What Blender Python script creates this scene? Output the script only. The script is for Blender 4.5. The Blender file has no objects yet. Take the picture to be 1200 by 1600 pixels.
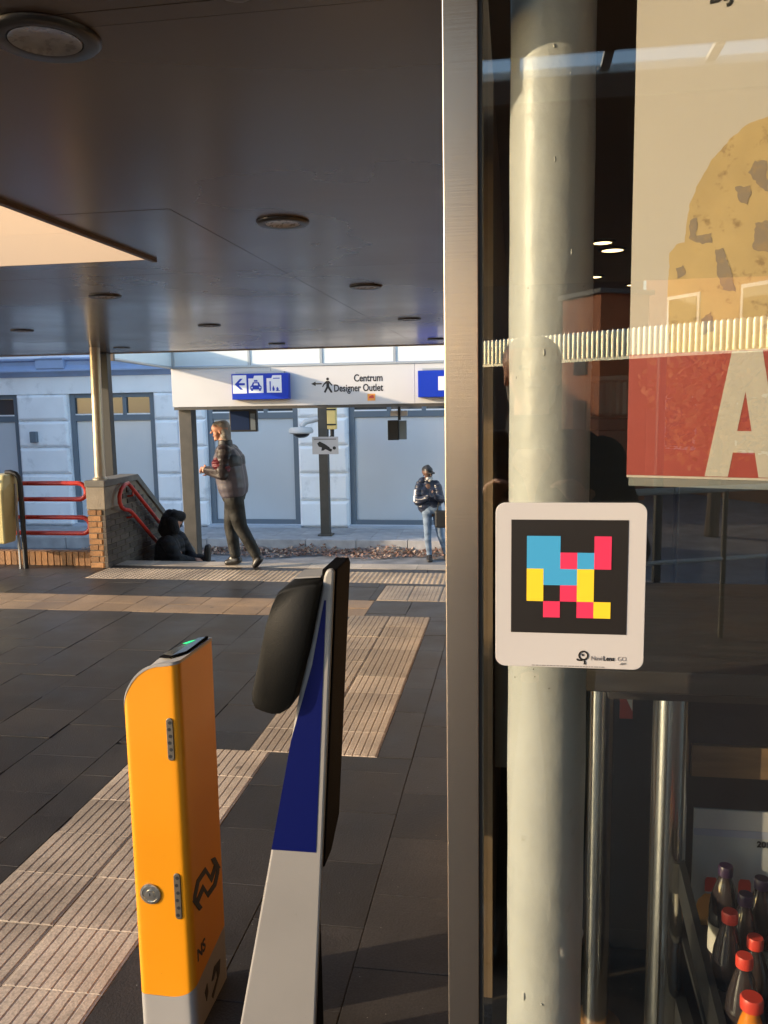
import bpy, bmesh, math, random
from mathutils import Vector, Matrix
random.seed(7)
S = bpy.context.scene
COL = S.collection
R = math.radians

# ---------------------------------------------------------------- camera, sky, sun, exposure
yaw, pitch, roll = R(9), R(7.66), R(.95)
F = Vector((-math.sin(yaw)*math.cos(pitch), math.cos(yaw)*math.cos(pitch), -math.sin(pitch)))
R0 = Vector((math.cos(yaw), math.sin(yaw), 0)); U0 = R0.cross(F)
RX = R0*math.cos(roll) - U0*math.sin(roll); UX = U0*math.cos(roll) + R0*math.sin(roll)
cd = bpy.data.cameras.new('camera'); cam = bpy.data.objects.new('camera', cd); COL.objects.link(cam)
m = Matrix((RX, UX, -F)).transposed().to_4x4(); m.translation = Vector((0, 0, 1.8)); cam.matrix_world = m
cd.sensor_fit = 'VERTICAL'; cd.sensor_height = 24; cd.lens = 24*1300/1600
cd.clip_start = .05; cd.clip_end = 600
S.camera = cam

SUN_EL = 14.0
sd = Vector((.92, .392, 0)).normalized()*math.cos(R(SUN_EL)); sd.z = -math.sin(R(SUN_EL))
w = bpy.data.worlds.new('World'); S.world = w; w.use_nodes = True
nt = w.node_tree
sky = nt.nodes.new('ShaderNodeTexSky'); sky.sky_type = 'NISHITA'; sky.sun_disc = False
sky.sun_elevation = R(SUN_EL); sky.sun_rotation = math.atan2(-sd.x, -sd.y)
sky.air_density = 1.0; sky.dust_density = .6; sky.ozone_density = 1.2
bg = nt.nodes['Background']; bg.inputs['Strength'].default_value = .15
nt.links.new(sky.outputs[0], bg.inputs['Color'])
ld = bpy.data.lights.new('sun', 'SUN'); ld.energy = 2.0; ld.angle = R(.6); ld.color = (1, .77, .52)
sun = bpy.data.objects.new('sun', ld); COL.objects.link(sun)
sun.rotation_euler = sd.to_track_quat('-Z', 'Y').to_euler(); sun.location = (-10, -8, 12)
vs = S.view_settings
vs.view_transform = 'Standard'; vs.look = 'None'; vs.gamma = 1; vs.use_curve_mapping = False
vs.exposure = 1.85
S.render.engine = 'CYCLES'
S.cycles.max_bounces = 10; S.cycles.diffuse_bounces = 5; S.cycles.glossy_bounces = 5
S.cycles.transparent_max_bounces = 12; S.cycles.caustics_reflective = False; S.cycles.caustics_refractive = False
S.cycles.sample_clamp_indirect = 6

# ---------------------------------------------------------------- materials
def new_mat(name):
    mt = bpy.data.materials.new(name); mt.use_nodes = True
    return mt, mt.node_tree, mt.node_tree.nodes['Principled BSDF']
def mat(name, c, rough=.5, metal=0, var=None, bump=None, rnd=0, spec=.5, stretch=None, trans=0, coat=0, emit=0, dirt=None):
    """var=(scale, amount) value noise; bump=(scale, strength); rnd = brightness spread per object; dirt=(scale, colour, low, high)"""
    mt, t, b = new_mat(name)
    c4 = (*c, 1)
    b.inputs['Base Color'].default_value = c4; b.inputs['Roughness'].default_value = rough
    b.inputs['Metallic'].default_value = metal; b.inputs['Specular IOR Level'].default_value = spec
    b.inputs['Transmission Weight'].default_value = trans; b.inputs['Coat Weight'].default_value = coat
    N, Lk = t.nodes.new, t.links.new
    co = N('ShaderNodeTexCoord').outputs['Object']
    if stretch:
        mp = N('ShaderNodeMapping'); mp.inputs['Scale'].default_value = stretch; Lk(co, mp.inputs['Vector']); co = mp.outputs[0]
    src = None
    if var or rnd:
        hs = N('ShaderNodeHueSaturation'); hs.inputs['Color'].default_value = c4
        val = None
        if var:
            nz = N('ShaderNodeTexNoise'); nz.inputs['Scale'].default_value = var[0]; nz.inputs['Detail'].default_value = 6; Lk(co, nz.inputs['Vector'])
            mr = N('ShaderNodeMapRange'); mr.inputs[1].default_value = .3; mr.inputs[2].default_value = .7
            mr.inputs[3].default_value = 1-var[1]; mr.inputs[4].default_value = 1+var[1]; Lk(nz.outputs['Fac'], mr.inputs[0]); val = mr.outputs[0]
            mrr = N('ShaderNodeMapRange'); mrr.inputs[1].default_value = .3; mrr.inputs[2].default_value = .7
            mrr.inputs[3].default_value = max(.02, rough-.08); mrr.inputs[4].default_value = min(1, rough+.08); Lk(nz.outputs['Fac'], mrr.inputs[0]); Lk(mrr.outputs[0], b.inputs['Roughness'])
        if rnd:
            oi = N('ShaderNodeObjectInfo'); m2 = N('ShaderNodeMapRange'); m2.inputs[3].default_value = 1-rnd; m2.inputs[4].default_value = 1+rnd
            Lk(oi.outputs['Random'], m2.inputs[0])
            if val:
                mm = N('ShaderNodeMath'); mm.operation = 'MULTIPLY'; Lk(val, mm.inputs[0]); Lk(m2.outputs[0], mm.inputs[1]); val = mm.outputs[0]
            else: val = m2.outputs[0]
        Lk(val, hs.inputs['Value']); src = hs.outputs[0]; Lk(src, b.inputs['Base Color'])
    if dirt:
        nz = N('ShaderNodeTexNoise'); nz.inputs['Scale'].default_value = dirt[0]; nz.inputs['Detail'].default_value = 8; nz.inputs['Roughness'].default_value = .65; Lk(co, nz.inputs['Vector'])
        mr = N('ShaderNodeMapRange'); mr.inputs[1].default_value = dirt[2]; mr.inputs[2].default_value = dirt[3]; Lk(nz.outputs['Fac'], mr.inputs[0])
        mx = N('ShaderNodeMixRGB'); mx.inputs[1].default_value = c4; mx.inputs[2].default_value = (*dirt[1], 1); Lk(mr.outputs[0], mx.inputs[0])
        if src: Lk(src, mx.inputs[1])
        Lk(mx.outputs[0], b.inputs['Base Color'])
    if bump:
        nz = N('ShaderNodeTexNoise'); nz.inputs['Scale'].default_value = bump[0]; nz.inputs['Detail'].default_value = 5; Lk(co, nz.inputs['Vector'])
        bp = N('ShaderNodeBump'); bp.inputs['Strength'].default_value = bump[1]; bp.inputs['Distance'].default_value = .01; Lk(nz.outputs['Fac'], bp.inputs['Height']); Lk(bp.outputs[0], b.inputs['Normal'])
    if emit:
        b.inputs['Emission Color'].default_value = c4; b.inputs['Emission Strength'].default_value = emit
    return mt

def paving_mat(name, c, rough, speck):
    mt, t, b = new_mat(name); N, Lk = t.nodes.new, t.links.new
    geo = N('ShaderNodeNewGeometry').outputs['Position']
    n1 = N('ShaderNodeTexNoise'); n1.inputs['Scale'].default_value = 2.2; n1.inputs['Detail'].default_value = 7; Lk(geo, n1.inputs['Vector'])
    n2 = N('ShaderNodeTexNoise'); n2.inputs['Scale'].default_value = 130; n2.inputs['Detail'].default_value = 3; Lk(geo, n2.inputs['Vector'])
    vo = N('ShaderNodeTexVoronoi'); vo.inputs['Scale'].default_value = 38; Lk(geo, vo.inputs['Vector'])
    oi = N('ShaderNodeObjectInfo')
    a = N('ShaderNodeMapRange'); a.inputs[1].default_value = .3; a.inputs[2].default_value = .7; a.inputs[3].default_value = .72; a.inputs[4].default_value = 1.3; Lk(n1.outputs['Fac'], a.inputs[0])
    bb = N('ShaderNodeMapRange'); bb.inputs[1].default_value = .3; bb.inputs[2].default_value = .7; bb.inputs[3].default_value = .75; bb.inputs[4].default_value = 1.25; Lk(n2.outputs['Fac'], bb.inputs[0])
    cc = N('ShaderNodeMapRange'); cc.inputs[3].default_value = .82; cc.inputs[4].default_value = 1.2; Lk(oi.outputs['Random'], cc.inputs[0])
    m1 = N('ShaderNodeMath'); m1.operation = 'MULTIPLY'; Lk(a.outputs[0], m1.inputs[0]); Lk(bb.outputs[0], m1.inputs[1])
    m2 = N('ShaderNodeMath'); m2.operation = 'MULTIPLY'; Lk(m1.outputs[0], m2.inputs[0]); Lk(cc.outputs[0], m2.inputs[1])
    hs = N('ShaderNodeHueSaturation'); hs.inputs['Color'].default_value = (*c, 1); Lk(m2.outputs[0], hs.inputs['Value'])
    sp = N('ShaderNodeMapRange'); sp.inputs[1].default_value = .10; sp.inputs[2].default_value = .04; Lk(vo.outputs['Distance'], sp.inputs[0])
    pick = N('ShaderNodeSeparateColor'); Lk(vo.outputs['Color'], pick.inputs[0])
    gt = N('ShaderNodeMath'); gt.operation = 'GREATER_THAN'; gt.inputs[1].default_value = .9; Lk(pick.outputs[0], gt.inputs[0])
    sm = N('ShaderNodeMath'); sm.operation = 'MULTIPLY'; Lk(sp.outputs[0], sm.inputs[0]); Lk(gt.outputs[0], sm.inputs[1])
    mx = N('ShaderNodeMixRGB'); Lk(sm.outputs[0], mx.inputs[0]); Lk(hs.outputs[0], mx.inputs[1]); mx.inputs[2].default_value = (*speck, 1)
    v2 = N('ShaderNodeTexVoronoi'); v2.inputs['Scale'].default_value = 5.5; v2.inputs['Randomness'].default_value = 1; Lk(geo, v2.inputs['Vector'])
    pk = N('ShaderNodeSeparateColor'); Lk(v2.outputs['Color'], pk.inputs[0])
    gsz = N('ShaderNodeMapRange'); gsz.inputs[1].default_value = .11; gsz.inputs[2].default_value = .085; Lk(v2.outputs['Distance'], gsz.inputs[0])
    ggt = N('ShaderNodeMath'); ggt.operation = 'GREATER_THAN'; ggt.inputs[1].default_value = .72; Lk(pk.outputs[1], ggt.inputs[0])
    gm_ = N('ShaderNodeMath'); gm_.operation = 'MULTIPLY'; Lk(gsz.outputs[0], gm_.inputs[0]); Lk(ggt.outputs[0], gm_.inputs[1])
    g2 = N('ShaderNodeMath'); g2.operation = 'MULTIPLY'; g2.inputs[1].default_value = .55; Lk(gm_.outputs[0], g2.inputs[0])
    gx_ = N('ShaderNodeMixRGB'); Lk(g2.outputs[0], gx_.inputs[0]); Lk(mx.outputs[0], gx_.inputs[1]); gx_.inputs[2].default_value = (.055, .050, .046, 1); mx = gx_
    # trodden-in grime in patches
    n3 = N('ShaderNodeTexNoise'); n3.inputs['Scale'].default_value = 7; n3.inputs['Detail'].default_value = 9; n3.inputs['Roughness'].default_value = .7; Lk(geo, n3.inputs['Vector'])
    g = N('ShaderNodeMapRange'); g.inputs[1].default_value = .52; g.inputs[2].default_value = .72; g.inputs[4].default_value = .5; Lk(n3.outputs['Fac'], g.inputs[0])
    m3 = N('ShaderNodeMixRGB'); Lk(g.outputs[0], m3.inputs[0]); Lk(mx.outputs[0], m3.inputs[1]); m3.inputs[2].default_value = (c[0]*.5, c[1]*.48, c[2]*.46, 1)
    Lk(m3.outputs[0], b.inputs['Base Color'])
    rr = N('ShaderNodeMapRange'); rr.inputs[1].default_value = .3; rr.inputs[2].default_value = .7; rr.inputs[3].default_value = rough-.1; rr.inputs[4].default_value = rough+.12; Lk(n1.outputs['Fac'], rr.inputs[0]); Lk(rr.outputs[0], b.inputs['Roughness'])
    bp = N('ShaderNodeBump'); bp.inputs['Strength'].default_value = .35; bp.inputs['Distance'].default_value = .004; Lk(n2.outputs['Fac'], bp.inputs['Height']); Lk(bp.outputs[0], b.inputs['Normal'])
    return mt

def glass_mat(name, tint, ior, rough=0.0):
    mt, t, b = new_mat(name); t.nodes.remove(b); N, Lk = t.nodes.new, t.links.new
    tr = N('ShaderNodeBsdfTransparent'); tr.inputs[0].default_value = (*tint, 1)
    gl = N('ShaderNodeBsdfGlossy'); gl.inputs['Roughness'].default_value = rough
    fr = N('ShaderNodeFresnel'); gm = N('ShaderNodeNewGeometry'); io = N('ShaderNodeMapRange'); io.inputs[3].default_value = ior; io.inputs[4].default_value = 1/ior
    Lk(gm.outputs['Backfacing'], io.inputs[0]); Lk(io.outputs[0], fr.inputs['IOR'])
    mx = N('ShaderNodeMixShader'); Lk(fr.outputs[0], mx.inputs[0]); Lk(tr.outputs[0], mx.inputs[1]); Lk(gl.outputs[0], mx.inputs[2])
    Lk(mx.outputs[0], t.nodes['Material Output'].inputs['Surface'])
    return mt

def jacket_mat(name, c, bands, strength, rough=.5):
    mt, t, b = new_mat(name); N, Lk = t.nodes.new, t.links.new
    b.inputs['Roughness'].default_value = rough
    co = N('ShaderNodeTexCoord').outputs['Object']
    wv = N('ShaderNodeTexWave'); wv.bands_direction = 'Z'; wv.inputs['Scale'].default_value = bands; wv.inputs['Distortion'].default_value = 1.2; wv.inputs['Detail'].default_value = 1; wv.inputs['Detail Scale'].default_value = 2; Lk(co, wv.inputs['Vector'])
    nz = N('ShaderNodeTexNoise'); nz.inputs['Scale'].default_value = 14; nz.inputs['Detail'].default_value = 4; Lk(co, nz.inputs['Vector'])
    ad = N('ShaderNodeMath'); ad.inputs[1].default_value = 1; Lk(wv.outputs['Fac'], ad.inputs[0]); Lk(nz.outputs['Fac'], ad.inputs[1])
    bp = N('ShaderNodeBump'); bp.inputs['Strength'].default_value = strength; bp.inputs['Distance'].default_value = .03; Lk(ad.outputs[0], bp.inputs['Height']); Lk(bp.outputs[0], b.inputs['Normal'])
    hs = N('ShaderNodeHueSaturation'); hs.inputs['Color'].default_value = (*c, 1)
    mr = N('ShaderNodeMapRange'); mr.inputs[3].default_value = .75; mr.inputs[4].default_value = 1.25; Lk(nz.outputs['Fac'], mr.inputs[0]); Lk(mr.outputs[0], hs.inputs['Value'])
    Lk(hs.outputs[0], b.inputs['Base Color'])
    return mt

def brick_mat(name, c):
    return mat(name, c, .85, var=(18, .3), bump=(60, .5), rnd=.28)

M = {}
M['pave'] = paving_mat('dark_paving', (.034, .0305, .0285), .44, (.26, .24, .22))
M['tactile'] = paving_mat('beige_tactile', (.40, .325, .25), .62, (.5, .42, .34))
M['tan'] = paving_mat('tan_paving', (.33, .225, .14), .5, (.45, .36, .26))
M['edge'] = paving_mat('edge_concrete', (.42, .37, .31), .55, (.5, .46, .42))
M['worn'] = mat('worn_yellow_paint', (.16, .11, .03), .8, var=(30, .4))
M['grout'] = mat('grout', (.030, .027, .025), .9, bump=(90, .4))
M['street'] = mat('street_asphalt', (.20, .205, .215), .8, var=(3, .3), bump=(120, .5))
M['sidewalk'] = mat('sidewalk_concrete', (.36, .36, .37), .8, var=(5, .18), bump=(60, .3), rnd=.12)
M['ceiling'] = mat('ceiling_lacquer', (.105, .072, .050), .25, var=(.5, .04), spec=.85, rnd=.05)
M['void'] = mat('dark_void', (.02, .02, .02), .9)
M['trim'] = mat('bronze_trim', (.11, .08, .055), .45)
M['pale_trim'] = mat('pale_edge_trim', (.55, .43, .30), .4)
M['cream'] = mat('cream_plaster', (.46, .35, .245), .8, var=(3, .04))
M['lamp_rim'] = mat('lamp_rim', (.05, .048, .045), .35, metal=.6)
M['lamp_cup'] = mat('lamp_reflector', (.55, .55, .52), .25, metal=1, bump=(40, .6))
M['lamp_glass'] = mat('lamp_lens', (.32, .31, .29), .3, var=(40, .3), spec=.6)
M['steel'] = mat('brushed_steel', (.66, .55, .43), .27, metal=1, stretch=(3, 3, 400), bump=(1, .02))
M['tube_steel'] = mat('satin_steel_tube', (.6, .59, .56), .2, metal=1, stretch=(60, 60, .6), var=(5, .05), bump=(12, .012))
M['gasket'] = mat('black_gasket', (.012, .012, .012), .6)
M['glass'] = glass_mat('shop_glass', (.93, .95, .93), 1.9)
M['white_sign'] = mat('white_sign_plastic', (.50, .475, .465), .4, var=(3, .03))
M['black_print'] = mat('black_print', (.012, .010, .009), .45)
M['blue_print'] = mat('sky_blue_print', (.05, .32, .58), .42)
M['red_print'] = mat('magenta_red_print', (.72, .035, .10), .42)
M['yellow_print'] = mat('yellow_print', (.83, .58, .03), .42)
M['grey_print'] = mat('grey_print', (.22, .2, .19), .5)
M['column'] = mat('lumpy_cream_paint', (.43, .415, .395), .42, var=(5, .10), bump=(22, .28), dirt=(16, (.27, .25, .21), .62, .78))
M['ns_yellow'] = mat('warm_yellow_lacquer', (.66, .25, .003), .40, var=(2.5, .05), coat=.1, bump=(300, .05), dirt=(55, (.40, .16, .01), .69, .74))
M['grey_lacquer'] = mat('mid_grey_lacquer', (.28, .27, .26), .4, var=(3, .05))
M['dark_plastic'] = mat('dark_plastic', (.004, .0037, .004), .6, spec=.015, bump=(400, .12))
M['pad_black'] = mat('black_padded_housing', (.0045, .0045, .004), .6, spec=.15, bump=(500, .2), var=(5, .2))
M['screen_glass'] = mat('reader_glass', (.02, .022, .026), .1)
M['led_green'] = mat('green_led', (.02, .6, .2), .4, emit=.5)
M['gate_white'] = mat('gate_white_lacquer', (.235, .225, .215), .42, var=(3, .05), bump=(200, .04), dirt=(38, (.15, .14, .13), .68, .74))
M['gate_blue'] = mat('gate_blue_film', (.0008, .004, .072), .45, spec=.2)
M['slot_metal'] = mat('slot_metal', (.16, .14, .11), .4, metal=.6)
M['lock_metal'] = mat('lock_metal', (.55, .52, .45), .3, metal=1, bump=(80, .2))
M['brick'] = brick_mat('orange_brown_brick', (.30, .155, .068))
M['shade_brick'] = brick_mat('shaded_brick', (.085, .07, .06))  # shade painted in: darker stand-in for brick facing away from the sun
M['mortar'] = mat('mortar', (.20, .17, .13), .9, bump=(80, .4))
M['render'] = mat('grey_render', (.27, .23, .18), .8, var=(6, .2), bump=(50, .4))
M['coping'] = mat('coping_concrete', (.16, .155, .145), .85, var=(8, .2), bump=(50, .4))
M['pole'] = mat('galvanised_pole', (.48, .42, .32), .38, metal=.5, var=(10, .1))
M['dark_pole'] = mat('dark_grey_pole', (.05, .05, .05), .45, metal=.3)
M['red_rail'] = mat('red_rail_paint', (.52, .035, .022), .35, var=(20, .12))
M['bin'] = mat('cream_bin_plastic', (.62, .53, .25), .42, var=(5, .08))
M['black'] = mat('black_paint', (.014, .014, .015), .45)
M['facade'] = mat('pale_blue_white_paint', (.86, .89, .93), .75, var=(1.2, .06), bump=(24, .14), dirt=(2.2, (.60, .63, .67), .56, .74))
M['ledge'] = mat('blue_grey_ledge', (.28, .38, .60), .6, var=(2.5, .1))
M['frame_grey'] = mat('window_frame_grey', (.13, .165, .205), .5)
M['frost'] = mat('frosted_window_film', (.58, .62, .66), .16, var=(.5, .06), spec=.7)
M['clear_dark'] = mat('window_glass', (.05, .055, .06), .05, spec=.8)
M['sill'] = mat('sill_stone', (.42, .47, .55), .7)
M['curtain'] = mat('brown_curtain', (.20, .12, .08), .8)
M['band'] = mat('white_canopy_panel', (.56, .56, .56), .45, var=(1.5, .03))
M['band_glass'] = mat('milky_glass_panel', (.72, .78, .78), .2, var=(2, .05))
M['rail_metal'] = mat('grey_rail_metal', (.42, .44, .45), .4, metal=.5)
M['post_dark'] = mat('brown_grey_steel_post', (.07, .064, .055), .5, metal=.2, var=(8, .15))
M['sign_blue'] = mat('sign_blue', (.004, .035, .42), .35)
M['sign_white'] = mat('sign_white', (.78, .80, .84), .35)
M['screen_blue'] = mat('departure_screen', (.02, .035, .09), .12)
M['lit_yellow'] = mat('sunlit_yellow_cover', (.80, .60, .22), .4)  # warm sunlight on the lantern box put into its colour
M['sticker_red'] = mat('sticker_red', (.6, .08, .05), .4)
M['sticker_orange'] = mat('sticker_orange', (.8, .35, .08), .4)
M['skin'] = mat('fair_skin', (.50, .25, .17), .5, bump=(90, .1))
M['skin_dark'] = mat('brown_skin', (.12, .065, .045), .5)
M['hair'] = mat('grey_blond_hair', (.26, .235, .21), .6, stretch=(60, 60, 8), var=(3, .35), bump=(6, .7))
M['beard'] = mat('grey_beard', (.55, .53, .5), .8)
M['lips'] = mat('lips', (.3, .1, .08), .5)
M['eye'] = mat('eye', (.02, .015, .012), .3)
M['vest'] = jacket_mat('mauve_grey_quilted_vest', (.085, .076, .096), 3.0, .14)
M['yoke'] = jacket_mat('dark_slate_jacket', (.03, .032, .042), 3.0, .12)
M['sleeve'] = jacket_mat('dark_plum_sleeve', (.018, .012, .016), 3, .5)
M['plum'] = jacket_mat('deep_red_panel', (.13, .018, .03), 6, .6)
M['trouser'] = jacket_mat('black_green_trousers', (.007, .0072, .0065), 1.5, .5, .75)
M['navy'] = jacket_mat('shiny_navy_puffer', (.022, .028, .05), 4, .4, .3)
M['denim'] = jacket_mat('faded_light_denim', (.16, .22, .31), 2, .5, .8)
M['shoe'] = mat('black_shoe_leather', (.018, .016, .015), .4)
M['white_cloth'] = mat('white_stripe', (.75, .75, .78), .6)
M['dark_cloth'] = jacket_mat('black_winter_clothes', (.010, .010, .013), 4, .7, .8)
M['fur'] = mat('black_fur_hood', (.008, .008, .01), .9, bump=(70, 1))
M['phone'] = mat('phone_body', (.03, .03, .035), .2)
M['leaf_a'] = mat('dry_brown_leaf', (.22, .115, .075), .8, var=(30, .4))
M['leaf_b'] = mat('dry_pink_brown_leaf', (.36, .22, .165), .8, var=(30, .4))
M['leaf_c'] = mat('dry_pale_leaf', (.5, .37, .27), .8, var=(30, .3))
M['shop_dark'] = mat('shop_dark_wall', (.24, .155, .09), .6, var=(2, .15))
M['shop_floor'] = mat('shop_floor', (.05, .04, .032), .35, var=(3, .2))
M['shop_panel'] = mat('grey_green_panel', (.20, .21, .185), .5, var=(2, .06))
M['table_top'] = mat('dark_table_top', (.05, .042, .036), .4, stretch=(1, 12, 12), var=(4, .25))
M['poster'] = mat('poster_cream_paper', (.50, .43, .375), .5)
M['poster_red'] = mat('poster_red_ink', (.30, .04, .03), .5)
M['poster_white'] = mat('poster_white_ink', (.46, .40, .34), .5)
M['cookie'] = mat('poster_cookie_print', (.50, .34, .15), .5, var=(9, .16), dirt=(26, (.27, .165, .07), .56, .66))
M['chunk'] = mat('poster_chunk_print', (.25, .18, .125), .5, dirt=(60, (.30, .20, .11), .5, .62))
M['strip_grey'] = mat('poster_rail', (.25, .24, .22), .4, metal=.5)
M['cap_red'] = mat('red_bottle_cap', (.60, .05, .03), .4)
M['cap_purple'] = mat('purple_bottle_cap', (.03, .012, .04), .4)
M['juice_orange'] = mat('orange_juice_bottle', (.65, .20, .015), .12, coat=.5)
M['cola'] = mat('dark_cola_bottle', (.03, .022, .022), .08, coat=.6)
M['label'] = mat('bottle_label', (.45, .42, .38), .5)
M['paper'] = mat('notice_paper', (.40, .40, .40), .6)
M['paper_blue'] = mat('notice_band', (.34, .35, .44), .6)
M['basket'] = mat('grey_ribbed_basket', (.13, .115, .09), .5)
M['warm_bulb'] = mat('warm_bulb', (1, .70, .34), .4, emit=1.6)
M['wood_dark'] = mat('brown_wood_board', (.20, .12, .06), .5, stretch=(1, 10, 10), var=(6, .25))
M['alu'] = mat('polished_ribbed_aluminium', (.95, .88, .72), .3, metal=1)
M['orange_disc'] = mat('orange_foot_disc', (.52, .25, .09), .5, var=(2, .1))
M['bricks_far'] = mat('far_red_brick', (.42, .15, .07), .85, var=(1, .2), bump=(20, .3))
M['autumn'] = mat('autumn_leaf', (.42, .2, .045), .7, var=(2, .4))
M['bark'] = mat('bark', (.08, .06, .045), .9, bump=(20, .6))
M['grey_beam'] = mat('grey_green_beam', (.75, .78, .76), .6)

# ---------------------------------------------------------------- mesh helpers
class MB:
    def __init__(s): s.v = []; s.f = []; s.mi = []
    def add(s, vs, fs, mi=0):
        o = len(s.v); s.v += [tuple(p) for p in vs]; s.f += [tuple(i+o for i in q) for q in fs]; s.mi += [mi]*len(fs); return s
    def box(s, x0, x1, y0, y1, z0, z1, mi=0):
        v = [(x0,y0,z0),(x1,y0,z0),(x1,y1,z0),(x0,y1,z0),(x0,y0,z1),(x1,y0,z1),(x1,y1,z1),(x0,y1,z1)]
        return s.add(v, [(0,3,2,1),(4,5,6,7),(0,1,5,4),(1,2,6,5),(2,3,7,6),(3,0,4,7)], mi)
    def prism(s, bot, top, mi=0):
        n = len(bot)
        return s.add(list(bot)+list(top), [tuple(range(n))[::-1], tuple(range(n, 2*n))] + [(i, (i+1)%n, n+(i+1)%n, n+i) for i in range(n)], mi)
    def polyxz(s, pts, y0, y1, mi=0):           # outline in x,z pushed from y0 (front) to y1
        return s.prism([(x, y1, z) for x, z in pts], [(x, y0, z) for x, z in pts], mi)
    def polyyz(s, pts, x0, x1, mi=0):           # outline in y,z from x0 to x1
        return s.prism([(x0, y, z) for y, z in pts], [(x1, y, z) for y, z in pts], mi)
    def polyxy(s, pts, z0, z1, mi=0):
        return s.prism([(x, y, z0) for x, y in pts], [(x, y, z1) for x, y in pts], mi)
    def tube(s, pts, r, n=10, mi=0):
        pts = [Vector(p) for p in pts]; rs = r if isinstance(r, (list, tuple)) else [r]*len(pts)
        rings = []; up = None
        for i, p in enumerate(pts):
            d = (pts[min(i+1, len(pts)-1)] - pts[max(i-1, 0)]).normalized()
            if up is None: up = Vector((0, 0, 1)) if abs(d.z) < .9 else Vector((1, 0, 0))
            a = d.cross(up).normalized(); b = a.cross(d).normalized(); up = b
            rings.append([p + (a*math.cos(2*math.pi*k/n) + b*math.sin(2*math.pi*k/n))*rs[i] for k in range(n)])
        v = [q for g in rings for q in g]; f = []
        for i in range(len(rings)-1):
            for k in range(n):
                f.append((i*n+k, i*n+(k+1)%n, (i+1)*n+(k+1)%n, (i+1)*n+k))
        f.append(tuple(range(n))[::-1]); f.append(tuple((len(rings)-1)*n+k for k in range(n)))
        return s.add(v, f, mi)
    def lathe(s, prof, c, n=24, mi=0, axis='z'):
        v = []; f = []
        for r, h in prof:
            for k in range(n):
                a = 2*math.pi*k/n
                if axis == 'z': v.append((c[0]+r*math.cos(a), c[1]+r*math.sin(a), c[2]+h))
                else: v.append((c[0]+r*math.cos(a), c[1]-h, c[2]+r*math.sin(a)))
        for i in range(len(prof)-1):
            for k in range(n): f.append((i*n+k, i*n+(k+1)%n, (i+1)*n+(k+1)%n, (i+1)*n+k))
        f.append(tuple(range(n))[::-1]); f.append(tuple((len(prof)-1)*n+k for k in range(n)))
        return s.add(v, f, mi)
    def ball(s, c, r, n=12, mi=0):
        rx, ry, rz = r if isinstance(r, (tuple, list)) else (r, r, r)
        v = [(c[0], c[1], c[2]-rz)]; f = []; h = n//2
        for i in range(1, h):
            a = -math.pi/2 + math.pi*i/h
            for k in range(n): v.append((c[0]+rx*math.cos(a)*math.cos(2*math.pi*k/n), c[1]+ry*math.cos(a)*math.sin(2*math.pi*k/n), c[2]+rz*math.sin(a)))
        v.append((c[0], c[1], c[2]+rz)); e = len(v)-1
        for k in range(n):
            f.append((0, 1+(k+1)%n, 1+k)); f.append((e, e-n+k, e-n+(k+1)%n))
            for i in range(h-2): f.append((1+i*n+k, 1+i*n+(k+1)%n, 1+(i+1)*n+(k+1)%n, 1+(i+1)*n+k))
        return s.add(v, f, mi)
    def cap(s, a, b, ra, rb, mi=0, n=12):       # capsule with two radii
        a = Vector(a); b = Vector(b); d = b-a; L = d.length
        if L < 1e-6: return s.ball(a, ra, n, mi)
        d.normalize(); pts = []; rs = []
        for k in range(1, 5):
            t = math.pi/2*(1-k/4); pts.append(a - d*ra*math.sin(t)); rs.append(max(ra*math.cos(t), 1e-4))
        for k in range(1, 5):
            t = math.pi/2*(k-1)/3; pts.append(b + d*rb*math.sin(t)); rs.append(max(rb*math.cos(t), 1e-4))
        return s.tube(pts, rs, n, mi)
    def build(s, name, mats, parent=None, smooth=False, bevel=0, weld=False):
        me = bpy.data.meshes.new(name)
        o0 = wloc(parent)
        me.from_pydata([(x-o0.x, y-o0.y, z-o0.z) for x, y, z in s.v], [], s.f)
        for mm in (mats if isinstance(mats, list) else [mats]): me.materials.append(M[mm])
        for p, i in zip(me.polygons, s.mi): p.material_index = i
        bm = bmesh.new(); bm.from_mesh(me); bmesh.ops.recalc_face_normals(bm, faces=bm.faces); bm.to_mesh(me); bm.free()
        o = bpy.data.objects.new(name, me); COL.objects.link(o)
        if parent: o.parent = parent
        if smooth: shade(o, smooth)
        if bevel:
            bv = o.modifiers.new('edge', 'BEVEL'); bv.width = bevel; bv.segments = 2; bv.limit_method = 'ANGLE'; bv.angle_limit = R(40)
        return o
def wloc(o):
    v = Vector((0, 0, 0))
    while o: v += o.location; o = o.parent
    return v
def shade(o, ang=40):
    ang = 40 if ang is True else ang
    me = o.data
    for p in me.polygons: p.use_smooth = True
    bm = bmesh.new(); bm.from_mesh(me)
    for e in bm.edges:
        if len(e.link_faces) == 2 and e.calc_face_angle(0) > R(ang): e.smooth = False
    bm.to_mesh(me); bm.free()
def tag(o, label=None, cat=None, group=None, kind=None):
    if label: o['label'] = label
    if cat: o['category'] = cat
    if group: o['group'] = group
    if kind: o['kind'] = kind
    return o
def thing(name, loc, label, cat, group=None, kind=None):
    o = bpy.data.objects.new(name, None); COL.objects.link(o); o.location = loc; o.empty_display_size = .1
    return tag(o, label, cat, group, kind)
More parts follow.
